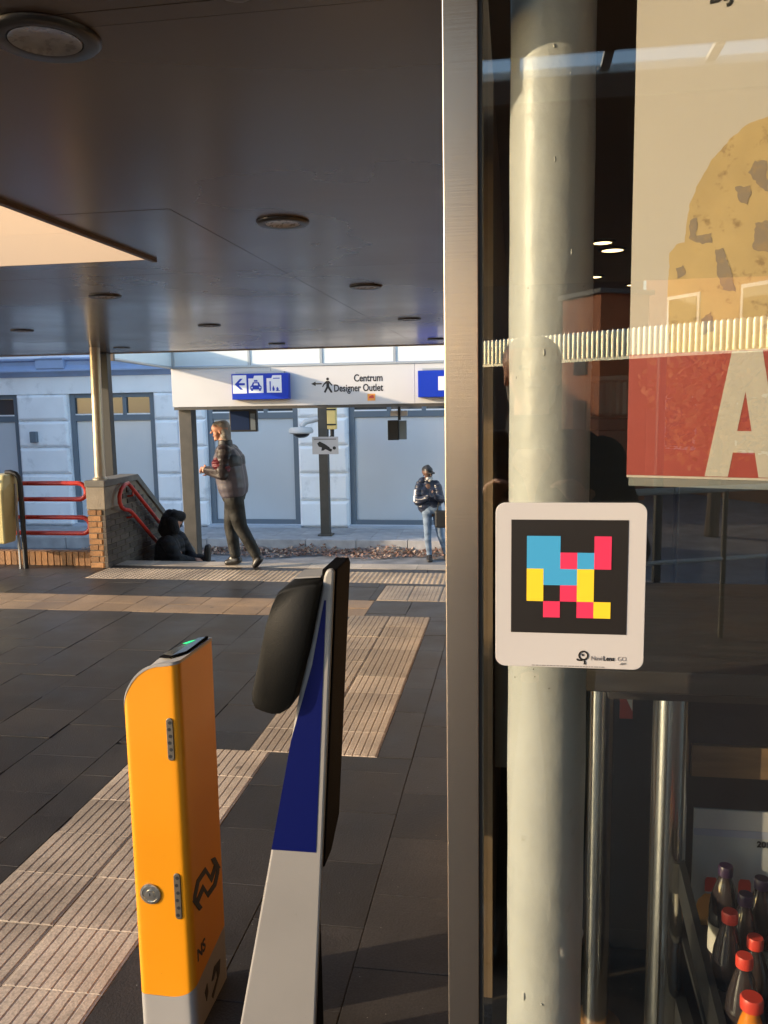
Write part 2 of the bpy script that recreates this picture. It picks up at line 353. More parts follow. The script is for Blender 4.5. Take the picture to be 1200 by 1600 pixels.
def text(body, size, mt, parent, loc, rot=(90, 0, 0), align='LEFT', sx=1, off=0, name='lettering', ext=.0006, spacing=1):
    cu = bpy.data.curves.new(name, 'FONT'); cu.body = body; cu.size = size; cu.align_x = align; cu.extrude = ext; cu.offset = off; cu.space_character = spacing
    cu.resolution_u = 4
    tmp = bpy.data.objects.new('tmp', cu); COL.objects.link(tmp)
    dg = bpy.context.evaluated_depsgraph_get(); me = bpy.data.meshes.new_from_object(tmp.evaluated_get(dg)); bpy.data.objects.remove(tmp)
    me.name = name; me.materials.clear(); me.materials.append(M[mt])
    rm = Matrix.Rotation(R(rot[2]), 4, 'Z') @ Matrix.Rotation(R(rot[0]), 4, 'X') @ Matrix.Diagonal((sx, 1, 1, 1))
    me.transform(rm)
    o = bpy.data.objects.new(name, me); COL.objects.link(o)
    if parent: o.parent = parent; o.location = Vector(loc) - wloc(parent)
    else: o.location = loc
    return o
def bake(o):                                     # apply modifiers, keep one plain mesh
    dg = bpy.context.evaluated_depsgraph_get(); me = bpy.data.meshes.new_from_object(o.evaluated_get(dg))
    o.modifiers.clear(); o.data = me; return o
def blend(o, voxel, it=6):                       # fuse overlapping volumes to one continuous skin
    rm = o.modifiers.new('fuse', 'REMESH'); rm.mode = 'VOXEL'; rm.voxel_size = voxel; rm.use_smooth_shade = True
    sm = o.modifiers.new('soft', 'SMOOTH'); sm.iterations = it; sm.factor = .5
    return bake(o)
def copy_tree(o, parent=None):
    c = o.copy(); COL.objects.link(c)
    if parent: c.parent = parent
    for ch in list(o.children): copy_tree(ch, c)
    return c
def rrect(x0, x1, z0, z1, r, n=6):
    p = []
    for cx, cz, a0 in ((x1-r, z1-r, 0), (x0+r, z1-r, 90), (x0+r, z0+r, 180), (x1-r, z0+r, 270)):
        for k in range(n+1):
            a = R(a0+90*k/n); p.append((cx+r*math.cos(a), cz+r*math.sin(a)))
    return p
def disc(cx, cz, r, n=20): return [(cx+r*math.cos(2*math.pi*k/n), cz+r*math.sin(2*math.pi*k/n)) for k in range(n)]

# ================================================================ SETTING: ground
street = MB().box(-150, 150, -150, 150, -1.6, -1.09).build('street', 'street'); tag(street, 'grey street surface below the station platform', 'street', kind='structure')
pf = MB()
pf.polyxy([(-30, -6), (-30, 8.72), (-4.66, 8.72), (-4.66, 8.95), (5.5, 8.95), (5.5, -6)], -1.085, -.007)
platform = pf.build('platform_floor', 'grout'); tag(platform, 'dark tiled platform floor with ribbed guidance strips', 'floor', kind='structure')
st = MB()
for k in range(5): st.box(-4.44, 3.5, 8.952+.3*k, 8.952+.3*(k+1), -1.088, -.18*(k+1))
stairs = st.build('platform_steps', 'edge', bevel=.006); tag(stairs, 'concrete steps leading down from the platform edge', 'steps', kind='structure')

tile_cache = {}
def tile_mesh(kind, wx, wy):
    key = (kind, round(wx, 3), round(wy, 3))
    if key in tile_cache: return tile_cache[key]
    g = .0021; t = .030; c = .0009; hx = wx/2-g; hy = wy/2-g
    mb = MB()
    v = [(-hx,-hy,-t),(hx,-hy,-t),(hx,hy,-t),(-hx,hy,-t),(-hx,-hy,-c),(hx,-hy,-c),(hx,hy,-c),(-hx,hy,-c),(-hx+c,-hy+c,0),(hx-c,-hy+c,0),(hx-c,hy-c,0),(-hx+c,hy-c,0)]
    mb.add(v, [(0,1,5,4),(1,2,6,5),(2,3,7,6),(3,0,4,7),(4,5,9,8),(5,6,10,9),(6,7,11,10),(7,4,8,11),(8,9,10,11)])
    if kind == 'ribbed':
        n = max(2, round(wx/.0425)); p = (2*hx-.012)/n
        for i in range(n):
            x = -hx+.006+p*(i+.5); a = p*.45; b = p*.37; y0 = -hy+.0008; y1 = hy-.0008; z = .0028
            mb.add([(x-a,y0,0),(x+a,y0,0),(x+b,y0+.001,z),(x-b,y0+.001,z),(x-a,y1,0),(x+a,y1,0),(x+b,y1-.001,z),(x-b,y1-.001,z)], [(0,1,2,3),(1,5,6,2),(5,4,7,6),(4,0,3,7),(3,2,6,7)])
    if kind == 'studded':
        n = 6
        for i in range(n):
            for j in range(n):
                x = -hx + 2*hx*(i+.5)/n; y = -hy + 2*hy*(j+.5)/n; a = .014; b = .008; z = .006
                mb.add([(x-a,y-a,0),(x+a,y-a,0),(x+a,y+a,0),(x-a,y+a,0),(x-b,y-b,z),(x+b,y-b,z),(x+b,y+b,z),(x-b,y+b,z)], [(0,1,5,4),(1,2,6,5),(2,3,7,6),(3,0,4,7),(4,5,6,7)])
    me = bpy.data.meshes.new(kind+'_tile'); me.from_pydata(mb.v, [], mb.f); tile_cache[key] = me
    return me
def tile(name, kind, mt, x0, x1, y0, y1):
    if x1-x0 < .03 or y1-y0 < .03: return
    me = tile_mesh(kind+('' if mt in ('pave', 'tactile') else '_'+mt), x1-x0, y1-y0)
    if not me.materials: me.materials.append(M[mt])
    o = bpy.data.objects.new(name, me); COL.objects.link(o); o.parent = platform
    o.location = ((x0+x1)/2, (y0+y1)/2, random.uniform(-.0018, .0018)); o.rotation_euler = (random.gauss(0, .0016), random.gauss(0, .0016), random.gauss(0, .0015))
    return o
# guidance strips
def strip(x0, x1, y0, y1, kind='ribbed', mt='tactile', name='ribbed_tile', nx=2):
    ny = max(1, round((y1-y0)/.3)); dx = (x1-x0)/nx; dy = (y1-y0)/ny
    for i in range(nx):
        for j in range(ny): tile(name, kind, mt, x0+i*dx, x0+(i+1)*dx, y0+j*dy, y0+(j+1)*dy)
holes = [(-1.925, -1.245, 1.57, 3.97), (-1.365, -.685, 3.97, 6.72), (-1.24, -.1, 7.28, 7.88), (-6.5, -1.25, 6.68, 7.26), (-4.46, -.1, 7.98, 8.5), (-6.5, -.1, 8.66, 9.2)]
strip(*holes[0]); strip(*holes[1]); strip(*holes[2], nx=4)
strip(*holes[3], kind='plain', mt='tan', name='tan_tile', nx=17)
strip(-4.46, -.1, 7.98, 8.5, kind='studded', name='studded_tile', nx=14)
k = -4.64
while k < -.1:
    tile('edge_slab', 'plain', 'edge', k, k+.6, 8.68, 8.95); k += .6
# dark field tiles, laid in columns with staggered joints
def subtract(r, h):
    x0, x1, y0, y1 = r; a0, a1, b0, b1 = h
    if a0 >= x1 or a1 <= x0 or b0 >= y1 or b1 <= y0: return [r]
    out = []
    if y0 < b0: out.append((x0, x1, y0, b0))
    if b1 < y1: out.append((x0, x1, b1, y1))
    ya, yb = max(y0, b0), min(y1, b1)
    if x0 < a0: out.append((x0, a0, ya, yb))
    if a1 < x1: out.append((a1, x1, ya, yb))
    return out
far_tiles = []; cells = []
for c in range(-16, 0):
    x0 = -.105 + c*.4; x1 = x0+.4; y = 1.4 + (.2 if c % 2 else 0)
    while y < 8.62:
        cells.append((x0, x1, y, min(y+.4, 8.66))); y += .4
for r in cells:
    # leave out what the view cannot reach
    if r[1] < -.80*r[3]-.2 or r[0] > -.02: continue
    if r[0] > -.09*r[2]+.25 : continue
    parts = [r]
    for h in holes: parts = [q for p in parts for q in subtract(p, h)]
    for q in parts: far_tiles.append(q)
for q in far_tiles: tile('paving_tile', 'plain_pave' if False else 'plain', 'pave', *q)
# remaining platform surface, one sheet of the same paving under and beyond the tiles
rest = MB()
for (a, b, c, d) in ((-30, -6.6, -6, 8.66), (-6.6, 5.5, -6, 1.4), (.3, 5.5, 1.4, 8.95)): rest.box(a, b, c, d, -.0115, -.002)
o = rest.build('paving_sheet', 'pave', platform); o['kind'] = 'stuff'
worn = MB(); worn.polyxy([(-2.92, 3.60), (-2.78, 3.60), (-2.72, 3.86), (-2.80, 3.9), (-2.95, 3.72)], .0022, .0030)
worn.build('worn_paint_mark', 'worn', platform)

# street side: sidewalk with kerb stones in front of the house
sw = MB().box(-16, 10, 15.62, 17.02, -1.088, -.862).build('sidewalk', 'grout'); tag(sw, 'raised paved sidewalk along the pale blue house', 'sidewalk', kind='structure')
x = -15.0
while x < 4:
    MB().box(x+.005, x+.995, 15.46, 15.618, -1.088, -.85).build('kerb_stone', 'sidewalk', sw, bevel=.012)
    x += 1.0
flag = None
for i in range(34):
    for j in range(3):
        xx = -14+i*.5; yy = 15.622+j*.46
        if flag is None:
            flag = MB().box(-.246, .246, .003, .455, -.03, 0).build('sidewalk_slab', 'sidewalk', sw); o = flag
        else:
            o = flag.copy(); COL.objects.link(o)
        o.location = (xx, yy, -.852+random.uniform(-.002, .002))

# ================================================================ THE HOUSE across the street
house = thing('pale_blue_house', (-4, 17, -.85), 'pale blue painted house with rusticated pilasters and frosted shop windows across the street', 'house')
HW = MB()
# window bays (x0,x1); the wall is built round the openings
bays = [(-12.6, -10.86), (-9.64, -7.67), (-6.50, -4.50), (-3.42, -1.0), (.1, 2.3), (3.3, 5.3)]
zt, zb = 2.05, -.80
edges = [-15.0] + [v for b in bays for v in b] + [8.0]
for i in range(0, len(edges), 2): HW.box(edges[i], edges[i+1], 17.06, 17.5, -1.0, zt)
HW.box(-15, 8, 17.06, 17.5, zt, 8.0)
for b in bays: HW.box(b[0], b[1], 17.06, 17.5, -1.0, zb)
HW.build('wall', 'facade', house)
MB().box(-15, 8, 17.02, 17.058, 2.05, 2.42).build('frieze', 'facade', house)
MB().box(-15, 8, 17.01, 17.058, -1.0, -.86).build('plinth', 'sill', house)
cor = MB(); cor.polyyz([(17.06, 2.42), (16.98, 2.42), (16.90, 2.50), (16.80, 2.53), (16.80, 2.56), (16.88, 2.66), (16.88, 2.74), (16.80, 2.77), (16.80, 2.80), (17.06, 2.83)], -15, 8); cor.build('cornice', 'ledge', house, smooth=30)
bl = MB(); bl.polyyz([(17.06, 2.50), (16.84, 2.53), (16.78, 2.60), (16.78, 2.76), (16.74, 2.80), (17.06, 2.84)], -10.2, -9.55); bl.build('cornice_bracket', 'ledge', house)
for (x0, x1) in ((-10.85, -9.65), (-7.66, -7.08), (-7.0, -6.51), (-4.49, -3.43), (-.99, .09)):
    z = -.86; n = 5; h = (2.045+.86)/n
    for k in range(n):
        bb = MB(); y1 = 17.058; y0 = 16.97; g = .022; ch = .05
        a0, a1, b0, b1 = x0+.005, x1-.005, z+k*h+g*.5, z+(k+1)*h-g*.5
        bb.add([(a0,y1,b0),(a1,y1,b0),(a1,y1,b1),(a0,y1,b1),(a0,y0+ch,b0),(a1,y0+ch,b0),(a1,y0+ch,b1),(a0,y0+ch,b1),(a0+ch,y0,b0+ch),(a1-ch,y0,b0+ch),(a1-ch,y0,b1-ch),(a0+ch,y0,b1-ch)],
               [(3,2,1,0),(0,1,5,4),(1,2,6,5),(2,3,7,6),(3,0,4,7),(4,5,9,8),(5,6,10,9),(6,7,11,10),(7,4,8,11),(8,9,10,11)])
        bb.build('rusticated_block', 'facade', house, bevel=.015)
MB().tube([(-7.04, 16.94, -.85), (-7.04, 16.94, 2.4)], .045).build('downpipe', 'facade', house, smooth=True)
for zc in (.35, 1.5): MB().box(-7.10, -6.98, 16.93, 17.06, zc, zc+.05).build('pipe_bracket', 'facade', house)
wl = MB().box(-10.51, -10.36, 16.87, 16.975, 1.0, 1.24).build('wall_lamp', 'frame_grey', house, bevel=.01)
for (x0, x1) in bays:
    fr = MB(); y0, y1 = 17.10, 17.20; zf = 1.58
    fr.box(x0+.002, x0+.12, y0, y1, zb, zt-.002); fr.box(x1-.12, x1-.002, y0, y1, zb, zt-.002)
    fr.box(x0+.12, x1-.12, y0, y1, zt-.10, zt-.002); fr.box(x0+.12, x1-.12, y0, y1, zf-.13, zf); fr.box(x0+.12, x1-.12, y0, y1, zb, zb+.10)
    wd = (x1-x0-.24); n = 3
    for k in range(1, n): fr.box(x0+.12+wd*k/n-.045, x0+.12+wd*k/n+.045, y0, y1, zf, zt-.10)
    fro = fr.build('window', 'frame_grey', house, bevel=.006)
    MB().box(x0+.121, x1-.121, 17.14, 17.155, zb+.101, zf-.131).build('frosted_pane', 'frost', fro)
    for k in range(n):
        a = x0+.121+wd*k/n+(0 if k == 0 else .046); b = x0+.119+wd*(k+1)/n-(0 if k == n-1 else .046)
        MB().box(a, b, 17.15, 17.16, zf+.001, zt-.101).build('transom_pane', 'clear_dark', fro)
        MB().box(a, b, 17.10, 17.149, zf+.001, zf+.03).build('white_bead', 'sign_white', fro)
    MB().box(x0-.03, x1+.03, 16.92, 17.10, zb-.10, zb-.004).build('window_sill', 'sill', fro, bevel=.008)
# upper storey windows, seen only in reflections
for x0 in (-9.2, -6, -2.8, .4, 3.6):
    f2 = MB(); f2.box(x0, x0+1.3, 17.03, 17.059, 3.6, 5.6); fo = f2.build('upper_window', 'frame_grey', house); MB().box(x0+.1, x0+1.2, 17.02, 17.029, 3.7, 5.5).build('pane', 'clear_dark', fo)

# leaf litter along the kerb
lm = MB()
for i in range(2600):
    xx = random.uniform(-8.5, .6); t = random.random()**1.4
    yy = 15.44 - t*.62*(.75+.5*math.sin(xx*1.7)**2); zz = -1.08 + random.random()*.10*(1-t)**1.2*(.5+math.sin(xx*2.3+1)**2)
    s = random.uniform(.025, .06); a = random.uniform(0, 6.28); tl = random.uniform(-.7, .7); cu = random.uniform(.2, .6)*s
    ca, sa = math.cos(a), math.sin(a)
    pts = []
    for (u, v, h) in ((-s, 0, cu), (0, -s*.55, 0), (s, 0, cu), (0, s*.55, 0), (0, 0, .004)):
        pts.append((xx+u*ca-v*sa, yy+u*sa+v*ca, zz+h+u*tl*.5+.012))
    lm.add(pts, [(0, 1, 4), (1, 2, 4), (2, 3, 4), (3, 0, 4)], random.choice((0, 0, 1, 1, 2)))
ll = lm.build('leaf_litter', ['leaf_a', 'leaf_b', 'leaf_c']); tag(ll, 'dry brown autumn leaves drifted along the kerb', 'leaves', kind='stuff')

# ================================================================ PLATFORM CANOPY overhead
CZ = 2.42
can = thing('platform_canopy', (-3, 5, CZ), 'dark glossy canopy ceiling over the platform with a square skylight', 'canopy')
XA, XB, YA, YB = -6.4, -.10, 1.25, 9.62
hole = (-3.45, -1.535, 1.45, 3.525)
notch = (-.46, -.05, 1.2, 1.33)
xs = [XA, -5.95, -4.75, -3.55, -2.34, -1.10, XB]; ys = [YA, 1.38, 2.64, 3.91, 5.18, 6.45, 7.72, 8.99, YB]
for i in range(len(xs)-1):
    for j in range(len(ys)-1):
        for q in [q2 for q1 in subtract((xs[i], xs[i+1], ys[j], ys[j+1]), hole) for q2 in subtract(q1, notch)]:
            if q[1]-q[0] < .02 or q[3]-q[2] < .02: continue
            MB().box(q[0]+.0007, q[1]-.0007, q[2]+.0007, q[3]-.0007, CZ+random.uniform(-.0006, .0006), CZ+.02).build('ceiling_panel', 'ceiling', can)
rf = MB()
for q in [q2 for q1 in subtract((XA, XB, YA, YB), hole) for q2 in subtract(q1, notch)]: rf.box(q[0], q[1], q[2], q[3], CZ+.021, CZ+.13)
rf.build('roof_slab', 'void', can)
MB().box(XA, XB-.002, YB+.001, YB+.02, CZ-.012, CZ+.14).build('edge_trim', 'pale_trim', can)
MB().box(XA-.02, XA-.001, YA, YB+.02, CZ-.012, CZ+.14).build('edge_trim', 'pale_trim', can)
wl_ = MB(); a, b, c, d = hole; H = CZ+2.2
wl_.box(a-.06, a-.002, c-.06, d+.06, CZ+.131, CZ+.16); wl_.box(b+.002, b+.06, c-.06, d+.06, CZ+.131, H); wl_.box(a-.001, b+.001, d+.002, d+.06, CZ+.131, H); wl_.box(a-.001, b+.001, c-.06, c-.002, CZ+.131, CZ+.16)
wl_.build('skylight_well', 'cream', can)
tr = MB(); t_ = .022
tr.box(b-t_, b-.001, c, d, CZ-.012, CZ+.13); tr.box(a+.001, a+t_, c, d, CZ-.012, CZ+.13); tr.box(a+t_, b-t_, c, c+t_, CZ-.012, CZ+.13)
tr.build('skylight_trim', 'trim', can)
MB().box(a, b, d-.006, d-.001, CZ, CZ+.129).build('skylight_reveal', 'cream', can)
# downlights
def downlight(x, y, label):
    t = thing('downlight', (x, y, CZ), label, 'ceiling light', 'round downlights recessed in the dark canopy')
    MB().lathe([(.060, -.002), (.062, -.008), (.086, -.010), (.092, -.004), (.092, -.0008)], (x, y, CZ), 40).build('rim', 'lamp_rim', t, smooth=50)
    MB().lathe([(.0595, -.0016), (.0595, -.0085), (.048, -.0045), (.02, -.003), (.004, -.0026)], (x, y, CZ), 32).build('lens', 'lamp_glass', t, smooth=50)
    return t
dl = [(-.79, 1.40, 'largest round downlight, at the top left corner of the dark ceiling'), (-.80, 2.91, 'round downlight with a faceted lens in the middle of the dark ceiling'),
      (-2.33, 4.60, 'round downlight just beyond the bright skylight corner'), (-.81, 4.61, 'round downlight between the faceted one and the far pair by the steel mullion'),
      (-4.02, 6.46, 'small flat downlight at the far left edge of the ceiling'), (-2.43, 6.53, 'small downlight above the woman walking on the platform'),
      (-.81, 6.53, 'small downlight nearest to the steel mullion'), (-4.27, 8.74, 'tiny downlight at the ceiling edge beside the pale pole'),
      (-2.53, 8.81, 'tiny downlight at the ceiling edge above the taxi sign'), (-.81, 8.75, 'tiny downlight at the ceiling edge close to the steel mullion')]
for x, y, l in dl: downlight(x, y, l)

# pillar, brick wall going down beside the steps, poles, railings
wall = thing('stair_wall', (-4.56, 9, 0), 'brick wall with sloping top beside the platform steps, long side in shade-darkened brick, and a lit end pier', 'wall')
XW0, XW1 = -4.665, -4.455; Y0 = 8.5
core = MB(); core.polyyz([(Y0+.012, -1.08), (Y0+.012, .90), (9.30, .90), (10.95, -.30), (10.95, -1.08)], XW0+.012, XW1-.012); core.build('core', 'mortar', wall)
cp = MB(); cp.polyyz([(Y0-.012, .905), (Y0-.012, .975), (9.33, .975), (11.0, -.24), (11.0, -.31), (9.30, .905)], XW0-.012, XW1+.014); cp.build('coping', 'coping', wall, bevel=.006)
MB().box(XW0-.004, XW1+.004, Y0-.004, Y0+.4, .655, .902).build('rendered_cap', 'render', wall, bevel=.005)
course = .0655; cache = {}
def brick(name, mt, x0, x1, y0, y1, z0, z1, parent):
    key = (mt, round(x1-x0, 3), round(y1-y0, 3), round(z1-z0, 3))
    if key not in cache:
        hx, hy, hz = (x1-x0)/2, (y1-y0)/2, (z1-z0)/2; o = MB().box(-hx, hx, -hy, hy, -hz, hz).build(name, mt, None, bevel=.003); cache[key] = o; o.parent = parent
    else:
        o = cache[key].copy(); COL.objects.link(o); o.parent = parent
    o.location = Vector(((x0+x1)/2+random.uniform(-.001, .001), (y0+y1)/2+random.uniform(-.0015, .0015), (z0+z1)/2)) - wloc(parent)
    return o
for k in range(10):                                    # front end of the pier, two bricks to a course
    z0 = .002+k*course
    cut = XW0 + (.105 if k % 2 else .155)
    brick('brick', 'brick', XW0, cut-.005, Y0, Y0+.05, z0, z0+.056, wall); brick('brick', 'brick', cut+.005, XW1-.045, Y0, Y0+.05, z0, z0+.056, wall)
for k in range(-3, 14):                                # long face towards the steps, its shade put into darker bricks
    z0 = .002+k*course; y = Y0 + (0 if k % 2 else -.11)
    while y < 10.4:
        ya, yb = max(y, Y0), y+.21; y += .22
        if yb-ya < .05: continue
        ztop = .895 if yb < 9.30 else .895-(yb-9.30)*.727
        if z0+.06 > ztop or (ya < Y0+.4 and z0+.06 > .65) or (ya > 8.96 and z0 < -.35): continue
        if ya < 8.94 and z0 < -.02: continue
        brick('side_brick', 'shade_brick', XW1-.04, XW1, ya, yb, z0, z0+.056, wall)

pole = thing('canopy_pole', (-4.56, 8.62, .975), 'pale round steel pole standing on the brick pier up to the canopy edge', 'pole')
MB().tube([(-4.555, 8.62, 1.0), (-4.525, 8.62, CZ-.002)], .056, 20).build('shaft', 'pole', pole, smooth=True)
MB().lathe([(.08, 0), (.08, .012), (.062, .03)], (-4.555, 8.62, .976), 20).build('foot_plate', 'pole', pole)
pole2 = MB(); pole2.box(-4.93, -4.82, 9.46, 9.56, -1.085, CZ-.003); tag(pole2.build('canopy_post', 'dark_pole', bevel=.004), 'dark square canopy post right behind the pale pole', 'post')

lw = thing('low_brick_wall', (-5.6, 8.69, 0), 'low edging of upright orange brown bricks under the red railing', 'wall')
MB().box(-7.2, -4.68, 8.645, 8.73, -1.08, .125).build('core', 'mortar', lw)
x = -7.2
while x < -4.72:
    brick('brick', 'brick', x, x+.066, 8.60, 8.72, .0, .158+0*random.random(), lw); x += .0755

def hairpin(name, label, z0, z1, x0, x1, y, r):
    pts = [(x0, y, z1), (x1-.09, y, z1)]; h = (z1-z0)/2; c = (z0+z1)/2
    for k in range(1, 12):
        a = math.pi/2-math.pi*k/12; pts.append((x1-.09+.09*math.cos(a), y, c+h*math.sin(a)))
    pts += [(x1-.09, y, z0), (x0, y, z0)]
    return tag(MB().tube(pts, r, 12).build(name, 'red_rail', smooth=True), label, 'railing', 'red hairpin railings between bin and pier')
hairpin('railing_loop', 'upper red hairpin railing tube between the bin post and the brick pier', .757, .937, -7.2, -4.72, 8.60, .026)
hairpin('railing_loop', 'lower red hairpin railing tube just above the low brick edging', .372, .552, -7.2, -4.70, 8.60, .026)
hr = thing('handrail', (-4.39, 9.2, .5), 'red double handrail sloping down the shade-darkened brick wall by the steps', 'handrail')
xh = -4.385; slope = -.727
def zs(y, base): return base + (y-8.95)*slope
pts = [(xh, 10.9, zs(10.9, .90)), (xh, 9.02, zs(9.02, .90)), (xh, 8.94, .905), (xh, 8.86, .895), (xh, 8.76, .85), (xh, 8.71, .78), (xh, 8.71, .71), (xh, 8.75, .65), (xh, 8.82, .615), (xh, 8.92, .595), (xh, 9.0, .555), (xh, 10.9, zs(10.9, .60))]
MB().tube(pts, .023, 12).build('rail', 'red_rail', hr, smooth=True)
for yb, zb_ in ((9.05, .80), (10.1, .05), (9.0, .555), (10.1, -.24)):
    MB().tube([(xh, yb, zb_), (xh+.0, yb, zb_-.05), (XW1+.001, yb, zb_-.06)], .011, 8).build('bracket', 'red_rail', hr)

bn = thing('litter_bin', (-5.55, 8.38, .3), 'cream plastic litter bin hanging on a dark bent post at the left edge', 'bin')
body = MB(); z0, z1, z2 = .30, .90, 1.06
def ring(xa, xb, ya, yb, z): return [(xa, ya, z), (xb, ya, z), (xb, yb, z), (xa, yb, z)]
r0, r1 = ring(-5.82, -5.52, 8.25, 8.46, z0), ring(-5.88, -5.46, 8.18, 8.50, z1)
r2 = [(-5.86, 8.27, z2), (-5.49, 8.27, z2), (-5.46, 8.50, z2-.0), (-5.88, 8.50, z2)]
body.add(r0+r1+r2, [(3,2,1,0),(0,1,5,4),(1,2,6,5),(2,3,7,6),(3,0,4,7),(4,5,9,8),(5,6,10,9),(6,7,11,10),(7,4,8,11),(8,9,10,11)])
body.build('body', 'bin', bn, bevel=.02)
MB().box(-5.80, -5.555, 8.20, 8.30, .945, 1.02).build('opening', 'black', bn)
MB().tube([(-5.40, 8.42, -.004), (-5.40, 8.42, .96), (-5.41, 8.42, 1.02), (-5.44, 8.42, 1.06), (-5.50, 8.42, 1.08), (-5.56, 8.42, 1.075)], .027, 12).build('bent_post', 'black', bn, smooth=True)
MB().box(-5.47, -5.455, 8.40, 8.43, -.002, .95).build('back_rail', 'rail_metal', bn)

# ================================================================ SECOND CANOPY with the station signs
sc_ = thing('sign_canopy', (-3, 12, 1.73), 'low white canopy fascia across the steps with a milky glass parapet', 'canopy')
fx = [-5.10, -3.55, -1.42, .6, 2.6, 4.5]
for i in range(len(fx)-1): MB().box(fx[i]+.002, fx[i+1]-.002, 12.0, 12.04, 1.745, 2.312).build('fascia_panel', 'band', sc_, bevel=.004)
MB().box(-5.10, 4.5, 12.042, 13.15, 1.78, 2.30).build('roof_box', 'band', sc_)
MB().box(-5.08, 4.5, 12.005, 12.06, 1.70, 1.743).build('lower_trim', 'post_dark', sc_)
MB().box(-5.10, 4.5, 11.985, 12.03, 2.314, 2.345).build('bottom_rail', 'rail_metal', sc_)
gx = [-5.06, -3.88, -2.79, -1.71, -.63, .45, 1.53, 2.6, 3.7]
for i in range(len(gx)-1):
    MB().box(gx[i]+.022, gx[i+1]-.022, 12.005, 12.015, 2.35, 2.72).build('parapet_pane', 'band_glass', sc_)
    MB().box(gx[i]-.016, gx[i]+.016, 11.99, 12.03, 2.346, 2.74).build('parapet_post', 'rail_metal', sc_)
sd_ = MB(); sd_.prism([(-5.09, 11.99, 2.345), (-5.09, 12.03, 2.345), (-5.27, 10.2, 2.345), (-5.23, 10.2, 2.345)][:0] or [(-5.08, 12.0, 2.35), (-5.10, 12.0, 2.35), (-5.16, 10.3, 2.40), (-5.14, 10.3, 2.40)], [(-5.08, 12.0, 2.72), (-5.10, 12.0, 2.72), (-5.16, 10.3, 2.72), (-5.14, 10.3, 2.72)]); sd_.build('side_pane', 'band_glass', sc_)
MB().tube([(-5.09, 11.98, 2.33), (-5.15, 10.25, 2.385)], .022, 8).build('side_rail', 'rail_metal', sc_)
MB().box(-5.17, -5.12, 10.22, 10.27, 2.36, 2.74).build('side_post', 'trim', sc_)
for k, (x, g) in enumerate(((-4.945, 0), (2.4, 0))):
    p = MB().box(x-.10, x+.10, 12.08, 12.28, -1.088, 1.778).build('canopy_column', 'post_dark', sc_, bevel=.005)
# arrow helpers on a wall facing -y
def flat(pts, y, mt, name, parent, t=.0015): return MB().polyxz(pts, y-t, y).build(name, mt, parent)
ws = thing('wayfinding_sign', (-3.69, 11.92, 1.84), 'blue light box sign with a left arrow, taxi and bus stop pictograms', 'sign')
MB().box(-4.12, -3.26, 11.88, 11.998, 1.84, 2.215).build('box', 'sign_blue', ws, bevel=.006)
MB().box(-4.06, -3.33, 11.90, 11.99, 2.218, 2.245).build('hanger', 'rail_metal', ws)
y = 11.879
flat([(-4.10, 1.93), (-3.89, 1.93), (-3.89, 2.195), (-4.10, 2.195)], y, 'sign_white', 'arrow_panel', ws)
flat([(-4.07, 2.065), (-3.985, 2.145), (-3.945, 2.145), (-4.008, 2.082), (-3.915, 2.082), (-3.915, 2.048), (-4.008, 2.048), (-3.945, 1.985), (-3.985, 1.985)], y-.0016, 'sign_blue', 'arrow', ws)
for x0, nm in ((-3.86, 'taxi'), (-3.585, 'stop')):
    x1 = x0+.225
    flat([(x0, 1.935), (x1, 1.935), (x1, 2.185), (x0+.09, 2.185), (x0+.075, 2.145), (x0, 2.145)], y, 'sign_white', 'pictogram_panel', ws)
    if nm == 'taxi':
        cx = x0+.112
        flat([(cx-.085, 1.985), (cx-.085, 2.03), (cx-.065, 2.045), (cx-.045, 2.09), (cx+.045, 2.09), (cx+.065, 2.045), (cx+.085, 2.03), (cx+.085, 1.985)], y-.0016, 'sign_blue', 'taxi_body', ws)
        flat([(cx-.034, 2.045), (cx+.034, 2.045), (cx+.026, 2.075), (cx-.026, 2.075)], y-.0032, 'sign_white', 'taxi_window', ws)
        flat([(cx-.03, 2.097), (cx+.03, 2.097), (cx+.025, 2.122), (cx-.025, 2.122)], y-.0016, 'sign_blue', 'taxi_roof_sign', ws)
        for s in (-1, 1): flat(disc(cx+s*.06, 2.012, .012, 12), y-.0032, 'sign_white', 'taxi_lamp', ws); flat([(cx+s*.06-.015, 1.965), (cx+s*.06+.015, 1.965), (cx+s*.06+.015, 1.984), (cx+s*.06-.015, 1.984)], y-.0016, 'sign_blue', 'taxi_wheel', ws)
    else:
        flat([(x0+.10, 2.135), (x0+.2, 2.135), (x0+.2, 2.148), (x0+.10, 2.148)], y-.0016, 'sign_blue', 'shelter_roof', ws)
        flat([(x0+.045, 1.96), (x0+.062, 1.96), (x0+.062, 2.10), (x0+.045, 2.10)], y-.0016, 'sign_blue', 'stop_pole', ws)
        for q in (0, 1): flat([(x0+.09+q*.06, 1.96), (x0+.115+q*.06, 1.96), (x0+.12+q*.06, 1.99), (x0+.10+q*.06, 2.04-q*.02), (x0+.085+q*.06, 2.0)], y-.0016, 'sign_blue', 'waiting_figure', ws)
        flat([(x0+.135, 1.958), (x0+.20, 1.958), (x0+.20, 1.967), (x0+.135, 1.967)], y-.0016, 'sign_blue', 'bench', ws)
p2 = thing('platform_sign', (-.9, 11.92, 1.83), 'second blue light box sign half hidden by the steel mullion', 'sign')
MB().box(-1.365, -.45, 11.88, 11.998, 1.83, 2.205).build('box', 'sign_blue', p2, bevel=.006)
MB().box(-1.30, -.5, 11.90, 11.99, 2.208, 2.235).build('hanger', 'rail_metal', p2)
flat([(-1.075, 1.925), (-.85, 1.925), (-.85, 2.12), (-1.075, 2.12)], 11.879, 'sign_white', 'pictogram_panel', p2)
